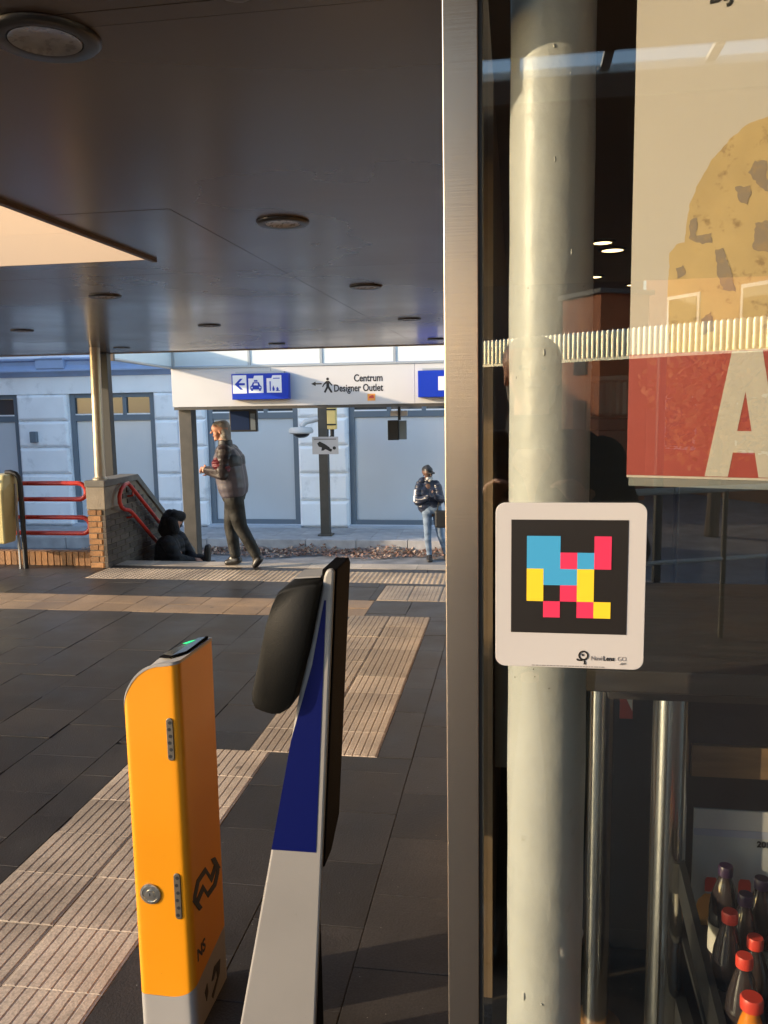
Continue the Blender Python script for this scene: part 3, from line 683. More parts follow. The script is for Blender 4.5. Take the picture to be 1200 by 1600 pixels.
# lettering and walking figure on the fascia: printed parts of the canopy
text('Centrum', .145, 'black_print', sc_, (-1.885, 11.998, 2.075), align='RIGHT', sx=.80, off=.003)
text('Designer Outlet', .145, 'black_print', sc_, (-1.885, 11.998, 1.935), align='RIGHT', sx=.76, off=.003)
y = 11.9995
flat([(-2.95, 2.052), (-2.88, 2.085), (-2.88, 2.062), (-2.79, 2.062), (-2.79, 2.042), (-2.88, 2.042), (-2.88, 2.019)], y, 'black_print', 'arrow', sc_)
cx = -2.70
flat(disc(cx, 2.118, .021), y, 'black_print', 'figure_head', sc_)
flat([(cx-.02, 2.092), (cx+.022, 2.092), (cx+.072, 2.03), (cx+.058, 2.018), (cx+.022, 2.055), (cx+.024, 2.01), (cx+.072, 1.925), (cx+.044, 1.918), (cx+.002, 1.985), (cx-.036, 1.918), (cx-.062, 1.93), (cx-.022, 2.005), (cx-.02, 2.055), (cx-.05, 2.035), (cx-.072, 2.0), (cx-.086, 2.008), (cx-.062, 2.05)], y, 'black_print', 'walking_figure', sc_)
stk = thing('sticker', (-2.06, 11.998, 1.84), 'small red and orange sticker below the Designer Outlet lettering', 'sticker')
flat([(-2.115, 1.795), (-2.0, 1.795), (-2.0, 1.895), (-2.115, 1.895)], 11.9995, 'sticker_orange', 'ground', stk)
flat([(-2.10, 1.83), (-2.015, 1.83), (-2.03, 1.88), (-2.085, 1.86)], 11.9975, 'sticker_red', 'print', stk)
# hanging screens
mo = thing('departure_screen', (-4.32, 13, 1.5), 'dark blue departure screen hanging behind the head of the walking woman', 'screen')
MB().box(-4.55, -4.10, 12.96, 13.05, 1.33, 1.69).build('housing', 'black', mo, bevel=.006)
MB().box(-4.53, -4.22, 12.953, 12.959, 1.36, 1.66).build('display', 'screen_blue', mo)
MB().box(-4.20, -4.12, 12.953, 12.959, 1.36, 1.62).build('side_panel', 'frame_grey', mo)
MB().tube([(-4.54, 13, 1.692), (-4.54, 13, 1.785)], .02, 8).build('hanger', 'lit_yellow', mo)
m2 = thing('speaker_box', (-1.82, 13, 1.3), 'small black double box hanging under the canopy above the man in a cap', 'box')
MB().box(-1.97, -1.80, 12.94, 13.06, 1.175, 1.485).build('front_box', 'black', m2, bevel=.005)
MB().box(-1.798, -1.68, 12.95, 13.05, 1.185, 1.478).build('side_box', 'frame_grey', m2, bevel=.005)
MB().box(-1.81, -1.77, 12.97, 13.03, 1.487, 1.785).build('hanger', 'black', m2)
MB().box(-1.93, -1.66, 12.98, 13.02, 1.55, 1.63).build('top_bracket', 'band', m2)
cp_ = thing('camera_post', (-3.71, 16, -.85), 'brown grey steel post on the far sidewalk carrying the camera warning plate', 'post')
MB().box(-3.80, -3.62, 15.92, 16.08, -.848, 2.2).build('shaft', 'post_dark', cp_, bevel=.006)
MB().box(-3.85, -3.57, 15.87, 16.13, -.849, -.82).build('foot_plate', 'post_dark', cp_)
dm = thing('dome_camera', (-4.0, 15.9, 1.3), 'white dome camera on an arm left of the camera post', 'camera')
MB().lathe([(.02, .10), (.20, .10), (.24, .04), (.24, 0), (.20, -.02)], (-4.12, 15.85, 1.20), 24).build('hood', 'band', dm, smooth=40)
MB().ball((-4.12, 15.85, 1.18), (.17, .17, .09), 16).build('dome', 'screen_glass', dm, smooth=True)
MB().tube([(-4.12, 15.88, 1.31), (-4.05, 15.92, 1.40), (-3.802, 15.97, 1.46)], .055, 10).build('arm', 'band', dm, smooth=True)
lb = thing('lantern_box', (-3.52, 15.98, 1.4), 'lantern box, warm sunlight painted yellow, on the right side of the camera post', 'lamp')
MB().box(-3.615, -3.44, 15.90, 16.06, 1.25, 1.72).build('cover', 'lit_yellow', lb, bevel=.02)
MB().tube([(-3.53, 15.98, 1.25), (-3.53, 15.98, 1.12), (-3.61, 15.98, 1.03)], .04, 8).build('cable', 'black', lb)
for zc in (1.33, 1.62): MB().box(-3.617, -3.43, 15.89, 15.899, zc, zc+.03).build('clip', 'black', lb)
pl = thing('camera_plate', (-3.66, 15.9, .95), 'white camera surveillance plate with a black camera pictogram on the post', 'sign')
px0, px1, pz0, pz1 = -3.92, -3.40, .77, 1.11; yy = 15.915
MB().box(px0, px1, yy-.008, yy, pz0, pz1).build('plate', 'white_sign', pl)
flat([(px0+.04, pz1-.06), (px1-.04, pz1-.06), (px1-.04, pz1-.035), (px0+.04, pz1-.035)], yy-.0085, 'grey_print', 'text_line', pl)
flat([(-3.82, .98), (-3.77, 1.02), (-3.66, .965), (-3.57, .90), (-3.60, .845), (-3.66, .865), (-3.70, .84), (-3.74, .84), (-3.73, .90), (-3.79, .92)], yy-.0085, 'black_print', 'camera_pictogram', pl)
flat([(-3.585, .895), (-3.52, .86), (-3.545, .815), (-3.605, .84)], yy-.0085, 'black_print', 'camera_lens', pl)
flat(disc(-3.48, .89, .033), yy-.0085, 'black_print', 'round_mark', pl)

# ================================================================ CARD READER POST
rp = thing('card_reader_post', (-1.0, 2.2, 0), 'yellow card reader post with grey foot and black operator emblem', 'card reader')
PX0, PX1, PY0, PY1 = -1.062, -.892, 2.05, 2.31
def zt_front(x):                                          # outline of the top as seen from the front
    u = (x-PX0)/(PX1-PX0)
    if u < .72: t = 1-u/.72; return 1.105 - .16*(1-math.sqrt(max(0, 1-t**2.0)))
    return 1.105 + .008*(u-.72)/.28
def plan():                                              # wedge plan: broad rounded front, narrow back
    p = []
    def arc(cx, cy, r, a0, a1, n):
        for k in range(n+1):
            a = R(a0+(a1-a0)*k/n); p.append((cx+r*math.cos(a), cy+r*math.sin(a)))
    arc(PX1-.024, PY0+.024, .024, -90, 0, 8); arc(PX1-.012, PY1-.012, .012, 0, 90, 5); arc(PX1-.032, PY1-.012, .012, 90, 152, 4)
    arc(PX0+.020, PY0+.022, .020, 152, 270, 9)
    return p
base_plan = []
pp = plan()
# densify the straight runs so that the curved top is followed
for i in range(len(pp)):
    a, b = Vector(pp[i]), Vector(pp[(i+1) % len(pp)]); n = max(1, int((b-a).length/.012))
    for k in range(n): base_plan.append(tuple(a.lerp(b, k/n)))
def ztop(x, y): return zt_front(min(max(x, PX0), PX1)) + (y-PY0)*-.03
def zmid(x, y): return .118 + .085*max(0, min(1, (x-(PX1-.075))/.075))**2*.35 + max(0, y-PY0-.01)*.13*(1 if x > PX1-.02 else 0)
def shell(name, mt, zlo, zhi, inset=0):
    v = []; n = len(base_plan); cx, cy = (PX0+PX1)/2, (PY0+PY1)/2
    def q(x, y): return (cx+(x-cx)*(1-inset/.085), cy+(y-cy)*(1-inset/.13))
    for x, y in base_plan: a = q(x, y); v.append((*a, zlo(x, y)))
    for x, y in base_plan: a = q(x, y); v.append((*a, zhi(x, y)))
    f = [(i, (i+1) % n, n+(i+1) % n, n+i) for i in range(n)]
    mb = MB().add(v, f)
    # top as strips across x so that it bends
    tri = bmesh.new(); vv = [tri.verts.new(p) for p in v[n:]]; fc = tri.faces.new(vv)
    bmesh.ops.triangulate(tri, faces=[fc]); tri.verts.index_update()
    mb.add([tuple(p.co) for p in tri.verts], [tuple(p.index for p in ff.verts) for ff in tri.faces]); tri.free()
    return mb.build(name, mt, rp, smooth=38)
shell('grey_foot', 'grey_lacquer', lambda x, y: -.004, lambda x, y: zmid(x, y)-.001)
shell('yellow_body', 'ns_yellow', zmid, lambda x, y: ztop(x, y)-.008)
shell('top_cap', 'grey_lacquer', lambda x, y: ztop(x, y)-.0085, lambda x, y: ztop(x, y), inset=-.0012)
rd = MB()
for k in range(9):
    pass
v0 = []
xsr = [PX0+.075, PX0+.10, PX1-.02]
sp_ = lambda x, y, h: (x, y, ztop(x, y)+h)
def LH(t): return Vector((PX0+.012, PY0+.034)).lerp(Vector((PX1-.036, PY1-.004)), t)
top_pts = [tuple(LH(.36)+Vector((.008, 0))), (PX1-.045, PY0+.050), (PX1-.008, PY0+.085), (PX1-.008, PY1-.014), tuple(LH(.96)+Vector((.006, 0)))]
def hgt(y): return .004+(y-PY0-.05)/(PY1-PY0-.07)*.004
rd.prism([sp_(x, y, .0005) for x, y in top_pts], [sp_(x, y, hgt(y)) for x, y in top_pts])
rdr = rd.build('reader_panel', 'dark_plastic', rp, bevel=.0015)
cxg, cyg = sum(p[0] for p in top_pts)/5, sum(p[1] for p in top_pts)/5
g_pts = [(cxg+(x-cxg)*.86, cyg+(y-cyg)*.9) for x, y in top_pts]
MB().prism([sp_(x, y, hgt(y)+.0002) for x, y in g_pts], [sp_(x, y, hgt(y)+.0010) for x, y in g_pts]).build('glass', 'screen_glass', rdr)
a_, b_ = LH(.66)+Vector((.016, 0)), LH(.78)+Vector((.016, 0))
l_pts = [tuple(a_), (a_.x+.014, a_.y), (b_.x+.014, b_.y), tuple(b_)]
MB().prism([sp_(x, y, hgt(y)+.0012) for x, y in l_pts], [sp_(x, y, hgt(y)+.0020) for x, y in l_pts]).build('status_light', 'led_green', rdr)
def slot(xc, z0, z1):
    s = MB().polyxz(rrect(xc-.0098, xc+.0098, z0, z1, .0097), PY0-.003, PY0+.02).build('perforated_slot', 'slot_metal', rp, bevel=.0015)
    hb = MB(); n = 6
    for k in range(n): hb.polyxz(disc(xc+(.0015 if k % 2 else -.0015), z0+.013+(z1-z0-.026)*k/(n-1), (.0052), 10), PY0-.0035, PY0-.0028)
    hb.build('holes', 'black', s)
slot(-.925, .831, .953); slot(-.9275, .362, .50)
lk = MB().lathe([(.030, -.002), (.030, .003), (.0235, .004), (.023, .0012), (.0125, .0016), (.012, .0045), (.003, .005)], (-1.009, PY0, .432), 36, axis='y').build('lock', 'lock_metal', rp, smooth=40)
MB().box(-1.0105, -1.0075, PY0-.0056, PY0-.0049, .428, .436).build('keyhole', 'black', lk)
XR = PX1+.0006
def flatx(pts, mt, name, parent, x=XR): return MB().polyyz(pts, x-.001, x+.0008).build(name, mt, parent)
# emblem: two interlocked zigzag arrows
def emb(p): return [(2.064+(y-2.004)*.815, z) for y, z in p]
for q in ([(2.2150,0.4180),(2.1770,0.4030),(2.1310,0.4520),(2.0490,0.4520),(2.0160,0.4240),(2.0110,0.4100),(2.0350,0.3930),(2.0400,0.4060),(2.0720,0.4330),(2.1330,0.4320),(2.1850,0.3750),(2.2420,0.3980)],
          [(2.0500,0.3760),(2.1070,0.3890),(2.1440,0.3480),(2.2270,0.3440),(2.2610,0.3700),(2.2680,0.3870),(2.2380,0.4050),(2.2320,0.3890),(2.2010,0.3650),(2.1420,0.3680),(2.1010,0.4130),(2.0280,0.3950)]):
    flatx(emb(q), 'black_print', 'operator_emblem', rp)
for q in ([(2.1870,0.4500),(2.2360,0.3920),(2.2760,0.3800),(2.2260,0.4390)], [(2.0040,0.4090),(2.0570,0.3530),(2.0850,0.3490),(2.0300,0.4060)]):
    flatx(emb(q), 'black_print', 'operator_emblem', rp, x=XR+.0009)
text('NS', .052, 'black_print', rp, (XR-.0002, PY0+.028, .212), rot=(90, 0, 90), off=.0012)
flatx([(PY0+.07, .085), (PY0+.09, .10), (PY0+.095, .07), (PY0+.08, .05)], 'black_print', 'worn_mark', rp)
flatx([(PY0+.13, .02), (PY0+.19, .06), (PY0+.20, .10), (PY0+.15, .11), (PY0+.125, .08), (PY0+.14, .075), (PY0+.165, .09), (PY0+.17, .06), (PY0+.12, .035)], 'black_print', 'worn_mark', rp)

# ================================================================ GATE with blue and white front
gt_ = thing('ticket_gate', (-.55, 2.0, 0), 'tapered ticket gate with blue upper and white lower front and dark side', 'gate')
GY = 1.95
zt_, zb_g = 1.392, -.004
def lx(z): return -.458 + (z-1.387)*(.266/1.247)*1.0 if z > 1.09 else -.533 + (z-1.071)*(.192/.931)     # left edge of the front
def rx(z): return -.434 + (z-1.395)*(.082/1.233)
col_ = MB()
outline = [(lx(z)+.0, z) for z in (zb_g, .3, .65, .9, 1.071, 1.2, 1.3, 1.375)]
col_.polyxz(outline + [(lx(1.375)+.006, 1.39), (rx(1.392)-.006, 1.395), (rx(1.385), 1.385)] + [(rx(z), z) for z in (1.2, .9, .65, .3, zb_g)], GY, GY+.016)
col_.build('front_body', 'gate_white', gt_, bevel=.006)
ys = GY-.0012
zs_ = [.650+.0*k for k in range(1)]
bl_l = [(lx(z)+.0012+(.011 if z > 1.0 else 0), z) for z in (.650, .8, .95, 1.06, 1.15, 1.25, 1.315)]
bl_r = [(rx(z)-.017, z) for z in (1.315, 1.2, 1.0, .8, .650)]
MB().polyxz(bl_l+bl_r, ys, GY+.001).build('blue_panel', 'gate_blue', gt_)
sd2 = MB()
x_b = lambda z: rx(z)-.003
P_ = [(GY+.017, 1.39), (GY+.017, .60), (GY+.10, .60), (GY+.19, .66), (GY+.19, 1.375), (GY+.17, 1.39)]
sd2.prism([(x_b(z)-.052*(1 if z < 1.3 else .6), y_, z) for y_, z in P_], [(rx(z)+.004-.0*(y_-GY), y_, z) for y_, z in P_])
sd2.build('side_fin', 'dark_plastic', gt_, bevel=.004)
MB().box(rx(.3)-.11, rx(.3)-.016, GY+.017, GY+.12, -.004, .60).build('rear_leg', 'dark_plastic', gt_, bevel=.004)

pd = thing('reader_housing', (-.56, 1.98, 1.02), 'black rounded reader housing mounted on the left edge of the ticket gate', 'reader')
out_ = [(-.548, 1.352), (-.574, 1.336), (-.590, 1.305), (-.606, 1.26), (-.652, 1.075), (-.653, 1.055), (-.645, 1.036), (-.625, 1.028), (-.600, 1.022), (-.578, 1.024), (-.556, 1.037), (-.542, 1.06), (-.470, 1.33), (-.464, 1.358), (-.472, 1.364), (-.50, 1.361)]
ph = MB(); ya, yb_ = 1.925, 2.09
cxp, czp = sum(p[0] for p in out_)/len(out_), sum(p[1] for p in out_)/len(out_)
rings = [(.80, ya), (.91, ya+.004), (.97, ya+.014), (1.0, ya+.032), (1.0, yb_-.012), (.97, yb_)]
vv = []; n = len(out_)
for s_, y_ in rings:
    for x_, z_ in out_: vv.append((cxp+(x_-cxp)*s_ if False else x_ + (cxp-x_)*(1-s_)*.55 + (cxp-x_)*0, y_, z_ + (czp-z_)*(1-s_)*.22))
ff = [(i*n+k, i*n+(k+1) % n, (i+1)*n+(k+1) % n, (i+1)*n+k) for i in range(len(rings)-1) for k in range(n)] + [tuple(range(n)), tuple(range((len(rings)-1)*n, len(rings)*n))[::-1]]
pad = ph.add(vv, ff).build('housing', 'pad_black', pd, smooth=50)
MB().tube([(-.598, ya+.028, 1.0235), (-.593, ya+.028, 1.0195)], .006, 8).build('screw', 'black', pd)
MB().prism([(-.54, ya+.05, 1.362), (-.475, ya+.05, 1.3665), (-.475, yb_-.02, 1.3665), (-.54, yb_-.02, 1.362)], [(-.54, ya+.05, 1.366), (-.475, ya+.05, 1.370), (-.475, yb_-.02, 1.370), (-.54, yb_-.02, 1.366)]).build('top_plate', 'grey_lacquer', pd)

# ================================================================ SHOP FRONT
shop = thing('station_shop', (1.5, 1.1, 0), 'dark glazed shop front with a brushed steel mullion on its left edge', 'shop')
MB().box(-.0915, -.0475, 1.10, 1.14, -.004, 3.0).build('mullion', 'steel', shop, bevel=.0012)
MB().box(-.0470, -.0425, 1.104, 1.15, -.004, 3.0).build('gasket', 'gasket', shop)
MB().box(-.0422, 3.2, 1.112, 1.120, .06, 2.95).build('glass_pane', 'glass', shop)
MB().box(-.0422, 3.2, 1.105, 1.16, -.004, .059).build('sill', 'steel', shop)
MB().box(-.0422, 3.2, 1.105, 1.16, 2.951, 3.0).build('head_frame', 'steel', shop)
MB().box(-.0905, -.060, 2.32, 7.0, 0, 3.0).build('side_wall', 'shop_dark', shop)
MB().box(-.082, -.074, 1.141, 2.318, 0, 3.0).build('side_glass', 'glass', shop)
MB().box(-.0905, 5.2, 7.001, 7.2, 0, 3.0).build('back_wall', 'shop_dark', shop)
MB().box(5.2, 5.4, 1.1, 7.2, 0, 3.0).build('end_wall', 'shop_dark', shop)
MB().box(3.201, 5.199, 1.1, 1.2, 0, 3.0).build('front_wall', 'shop_dark', shop)
MB().box(-.0905, 5.4, 1.1, 7.2, 3.001, 3.15).build('roof', 'shop_dark', shop)
MB().box(-.059, 5.199, 1.60, 7.0, 2.62, 2.66).build('ceiling', 'shop_dark', shop)
MB().box(-.059, 5.199, 1.161, 7.0, -.0015, .002).build('shop_floor', 'shop_floor', shop)
for k in range(2): MB().box(-.055, -.02+.0, 2.4, 2.46, .70+.352*k, 1.05+.352*k-.004).build('wall_panel', 'shop_panel', shop)
MB().box(-.058, .11, 2.47, 2.5, .69, 1.41).build('partition', 'shop_panel', shop)
for (x, y_, r, l) in ((.455, 4.7, .05, 'lit warm shop lamp right of the column, nearer one of a pair'), (.535, 4.95, .06, 'lit warm shop lamp beside the poster edge, farther one of a pair'), (.53, 6.0, .05, 'lit warm lamp low in the shop ceiling by the column'), (.86, 6.5, .05, 'smallest lit lamp at the back of the shop')):
    t = thing('shop_lamp', (x, y_, 2.62), l, 'ceiling light', 'warm lamps in the shop ceiling')
    MB().lathe([(r, -.004), (r*.98, -.010), (r*.3, -.012)], (x, y_, 2.618), 20).build('bulb', 'warm_bulb', t)
    MB().lathe([(r+.001, -.004), (r+.001, -.012), (r+.02, -.012), (r+.022, -.002)], (x, y_, 2.618), 20).build('rim', 'lamp_rim', t)

# round painted column behind the glass
cl = thing('round_column', (.058, 1.5, 0), 'cream painted round column standing just behind the shop glass', 'column')
cm = MB(); n = 48; nz = 120; prof = []
for i in range(nz+1):
    z = 2.619*i/nz
    prof.append((.0705 + .0006*math.sin(z*7)+.0005*math.sin(z*23+1), z))
cm.lathe(prof, (.060, 1.5, .0025), n); cm.build('shaft', 'column', cl, smooth=60)
for i in range(14):                                    # paint runs and blisters
    a = R(random.uniform(190, 350)); z = random.uniform(.5, 2.4); r = .0702
    x_, y_ = .060+r*math.cos(a), 1.5+r*math.sin(a); s = random.uniform(.0012, .003)
    MB().ball((x_, y_, z), (s, s, s*random.uniform(1.2, 3)), 8).build('paint_blister', 'column', cl, smooth=True)
MB().ball((.060+.0705*math.cos(R(-14)), 1.5+.0705*math.sin(R(-14)), .80), (.003, .003, .011), 8).build('paint_run', 'column', cl, smooth=True)
for i in range(9):
    a = R(random.uniform(215, 330)); z = random.choice((1.30, 1.31, 1.325, 1.33, 1.6, 1.86, 1.98)) + random.uniform(-.01, .01); r = .0713
    MB().ball((.060+r*math.cos(a), 1.5+r*math.sin(a), z), (.0011, .0011, .0012), 6).build('paint_chip', 'trim', cl)

# ---- the tag sign stuck on the outside of the glass
tg = thing('tag_sign', (.07, 1.11, 1.44), 'white rounded tag sign with a black square of coloured blocks on the glass', 'sign')
sx0, sx1, sz0, sz1 = -.0248, .1700, 1.4385, 1.6625; SY = 1.1105
MB().polyxz(rrect(sx0, sx1, sz0, sz1, .0135, 8), SY-.003, SY).build('plate', 'white_sign', tg, bevel=.0006)
y0 = SY-.0031
def sxz(px, py):                                         # sign artwork in tenths of its width
    return (sx0 + (px-774)/236.*(sx1-sx0), sz1 - (py-787)/258.*(sz1-sz0))
def art(a, b, c, d, mt, name, t): 
    (xa, za), (xb, zb2) = sxz(a, b), sxz(c, d); return MB().box(xa, xb, y0-t, y0-t+.0005, zb2, za).build(name, mt, tg)
art(799, 813, 982, 990, 'black_print', 'black_square', .0004)
cells_ = ['BB..R', 'BBRBR', 'YBBY.', 'Y.RY.', '.R.RY']
for j, row in enumerate(cells_):
    for i, ch in enumerate(row):
        if ch == '.': continue
        a = 824+i*26.5; b = 838+j*25.4
        art(a, b, a+26.5, b+25.4, {'B': 'blue_print', 'R': 'red_print', 'Y': 'yellow_print'}[ch], 'colour_block', .0009)
def ringf(c, ro, ri, mt, name, t):
    mb = MB(); n = 28; v = []; 
    for k in range(n):
        a = 2*math.pi*k/n
        v += [(c[0]+ro*math.cos(a), y0-t, c[1]+ro*math.sin(a)), (c[0]+ri*math.cos(a), y0-t, c[1]+ri*math.sin(a)), (c[0]+ro*math.cos(a), y0, c[1]+ro*math.sin(a)), (c[0]+ri*math.cos(a), y0, c[1]+ri*math.sin(a))]
    f = []
    for k in range(n):
        a, b = 4*k, 4*((k+1) % n); f += [(a, b, b+1, a+1), (a, a+2, b+2, b), (a+1, b+1, b+3, a+3)]
    return mb.add(v, f).build(name, mt, tg)
u_ = (sx1-sx0)/236.
c_ = sxz(915.5, 1024.5)
ringf(c_, 8.2*u_, 5.6*u_, 'black_print', 'logo_ring', .0006)
MB().polyxz(disc(c_[0]-1.2*u_, c_[1]+1.0*u_, 1.9*u_), y0-.0006, y0).build('logo_eye', 'black_print', tg)
MB().polyxz([sxz(*q) for q in ((904.5, 1029.5), (906.5, 1029.5), (908, 1031), (914, 1031), (914, 1033.2), (906.5, 1033.2), (904.5, 1031.5))], y0-.0006, y0).build('logo_beak', 'black_print', tg)
MB().polyxz([sxz(*q) for q in ((916, 1032.6), (918.6, 1032.6), (919.8, 1038.6), (915.4, 1038.6), (916.4, 1036.5))], y0-.0006, y0).build('logo_handle', 'black_print', tg)
p_ = sxz(927, 1031.6)
t1 = text('Navi', 10.6*u_, 'grey_print', tg, (p_[0], y0-.0003, p_[1]), sx=.92, ext=.0002)
p_ = sxz(946.6, 1031.6); text('Lens', 10.6*u_, 'black_print', tg, (p_[0], y0-.0003, p_[1]), sx=.92, off=.00022, ext=.0002)
p_ = sxz(968.8, 1031.6); text('GO', 10.6*u_, 'grey_print', tg, (p_[0], y0-.0003, p_[1]), sx=.86, off=-.00012, ext=.0002)
p_ = sxz(982.5, 1037.8); text('APP', 5.6*u_, 'grey_print', tg, (p_[0], y0-.0003, p_[1]), sx=1, align='RIGHT', ext=.0002)
fp = MB(); xx = 833
while xx < 949:
    wdt = random.choice((2.2, 3.5, 5, 7)); (xa, za), (xb, zb2) = sxz(xx, 1041.6), sxz(xx+wdt, 1042.9); fp.box(xa, xb, y0-.0004, y0, zb2, za); xx += wdt+1.2
fp.build('fine_print', 'grey_print', tg)

# ---- poster hung inside, slightly turned
ps = thing('poster', (.187, 1.45, 1.66), 'large cream and red poster with a cookie and white capital letters behind the glass', 'poster')
pa = R(18); PU = Vector((math.cos(pa), -math.sin(pa), 0)); PN = Vector((-math.sin(pa), -math.cos(pa), 0)); PO = Vector((.187, 1.45, 0))
def pp3(u, z, h): return tuple(PO + PU*u + PN*h + Vector((0, 0, z)))
def pflat(pts, mt, name, h0, h1): return MB().prism([pp3(u, z, h0) for u, z in pts], [pp3(u, z, h1) for u, z in pts]).build(name, mt, ps)
PW = .39
pflat([(0, 1.664), (PW, 1.664), (PW, 2.50), (0, 2.50)], 'poster', 'sheet', -.004, 0)
pflat([(0, 1.668), (PW, 1.668), (PW, 1.868), (0, 1.868)], 'poster_red', 'red_field', .0002, .0008)
pflat([(.004, 1.650), (PW, 1.650), (PW, 1.6635), (.004, 1.6635)], 'strip_grey', 'bottom_rail', -.005, .002)
ck = [(.195,2.211),(.171,2.207),(.143,2.187),(.118,2.160),(.100,2.129),(.088,2.097),(.083,2.068),(.082,2.041),(.069,2.039),(.060,2.026),(.059,1.992),(.058,1.951),(.060,1.916),(.062,1.880),(.064,1.8685),(.36,1.8685),(.362,1.92),(.362,2.02),(.345,2.04),(.335,2.04),(.33,2.08),(.315,2.13),(.285,2.18),(.25,2.205)]
def rough(pts, step, amp, seed):
    rg_ = random.Random(seed); out = []
    for i in range(len(pts)):
        a, b = Vector(pts[i]), Vector(pts[(i+1) % len(pts)]); n = max(1, int((b-a).length/step)); d = (b-a).normalized(); nn = Vector((-d.y, d.x))
        for k in range(n): q = a.lerp(b, k/n) + nn*rg_.uniform(-amp, amp); out.append((q.x, q.y))
    return out
pflat(rough(ck, .006, .0011, 3), 'cookie', 'cookie_print', .0002, .0008)
for c in ([(0.153,2.115),(0.174,2.115),(0.177,2.105),(0.172,2.087),(0.161,2.091)], [(0.089,2.073),(0.100,2.076),(0.099,2.049),(0.122,2.051),(0.123,2.037),(0.109,2.035),(0.088,2.046)],
          [(0.128,2.025),(0.138,2.026),(0.152,1.994),(0.160,1.959),(0.142,1.963),(0.133,1.986)], [(0.172,2.134),(0.180,2.150),(0.196,2.148),(0.200,2.103),(0.186,2.114)], [(0.184,2.058),(0.202,2.061),(0.206,2.013),(0.182,2.020)],
          [(.07, 2.0), (.082, 2.006), (.085, 1.99), (.074, 1.985)], [(.26, 2.12), (.285, 2.11), (.28, 2.07), (.255, 2.08)], [(.24, 1.98), (.27, 1.99), (.275, 1.94), (.245, 1.93)], [(.11, 1.92), (.125, 1.93), (.13, 1.90), (.112, 1.895)]):
    pflat(rough(c, .004, .0016, len(c)+int(c[0][0]*1000)), 'chunk', 'chunk_print', .0009, .0014)
A1 = [(0.158,1.867),(0.124,1.669),(0.159,1.669),(0.165,1.708),(0.197,1.708),(0.204,1.669),(0.238,1.669),(0.202,1.867)]
A2 = [(0.180,1.804),(0.170,1.742),(0.191,1.742)]
amb = MB()
tri = [A1[0], A1[1], A1[2], A1[3], A2[1], A2[0]]; pflat(tri, 'poster_white', 'letter_a', .0009, .0014)
pflat([A1[0], A2[0], A2[2], A1[4], A1[5], A1[6], A1[7]], 'poster_white', 'letter_a', .0009, .0014)
pflat([A1[3], A1[4], A2[2], A2[1]], 'poster_white', 'letter_a', .0009, .0014)
bt = text('BIJ', .038, 'black_print', None, (0, 0, 0), rot=(90, 0, 0), sx=.9, name='lettering', off=.0005)
bt.data.transform(Matrix.Rotation(-pa, 4, 'Z')); bt.parent = ps; bt.location = Vector(pp3(.106, 2.388, .001)) - wloc(ps)

# ---- furniture behind the glass
tb = thing('standing_table', (.4, 2.0, 0), 'dark bar table with brushed steel tube legs behind the glass', 'table')
MB().box(.142, 1.9, 1.70, 2.55, 1.195, 1.243).build('table_top', 'table_top', tb, bevel=.004)
MB().box(.20, 1.85, 1.76, 2.5, 1.16, 1.194).build('apron', 'table_top', tb)
for (x, y_, r) in ((.236, 2.25, .036), (.352, 1.88, .040), (1.6, 1.9, .04), (1.6, 2.3, .04)):
    lg = MB().tube([(x, y_, .012), (x, y_, 1.159)], r, 28).build('leg', 'tube_steel', tb, smooth=True)
    MB().lathe([(.072, 0), (.072, .006), (.05, .010), (r+.002, .013)], (x, y_, .0025), 28).build('foot_disc', 'orange_disc' if x < .3 else 'tube_steel', lg, smooth=40)  # leftmost disc coloured orange, the others satin steel
cb = thing('black_cabinet', (.3, 2.75, 0), 'black cabinet standing in the dark shop beside the column', 'cabinet')
MB().box(.205, .75, 2.6, 3.1, .002, 1.735).build('carcass', 'black', cb, bevel=.006)
for k in range(2): MB().box(.215+.27*k, .475+.27*k, 2.585, 2.598, .08, 1.70).build('door', 'black', cb, bevel=.004)
bs = thing('ribbed_basket', (.33, 2.78, 1.737), 'grey ribbed basket standing on the black cabinet', 'basket')
bsm = MB(); n = 64; v = []; f = []
for (r, z) in ((.095, .0), (.10, .01), (.105, .105), (.112, .112), (.112, .125), (.10, .125), (.095, .02)):
    for k in range(n):
        a = 2*math.pi*k/n; rr_ = r + (.0035 if (k % 2 and .005 < z < .108) else 0); v.append((.325+rr_*math.cos(a), 2.75+rr_*math.sin(a), 1.737+z))
for i in range(6):
    for k in range(n): f.append((i*n+k, i*n+(k+1) % n, (i+1)*n+(k+1) % n, (i+1)*n+k))
f.append(tuple(range(n))[::-1]); f.append(tuple(6*n+k for k in range(n)))
bsm.add(v, f).build('shell', 'basket', bs)
rc = thing('red_card', (.337, 2.5, .83), 'small red card with a pale corner between the table legs', 'card')
MB().box(.318, .356, 2.50, 2.504, .83, .905).build('card', 'poster_red', rc)
MB().polyxz([(.332, .903), (.3545, .903), (.3545, .855)], 2.498, 2.4995).build('corner_print', 'poster_white', rc)

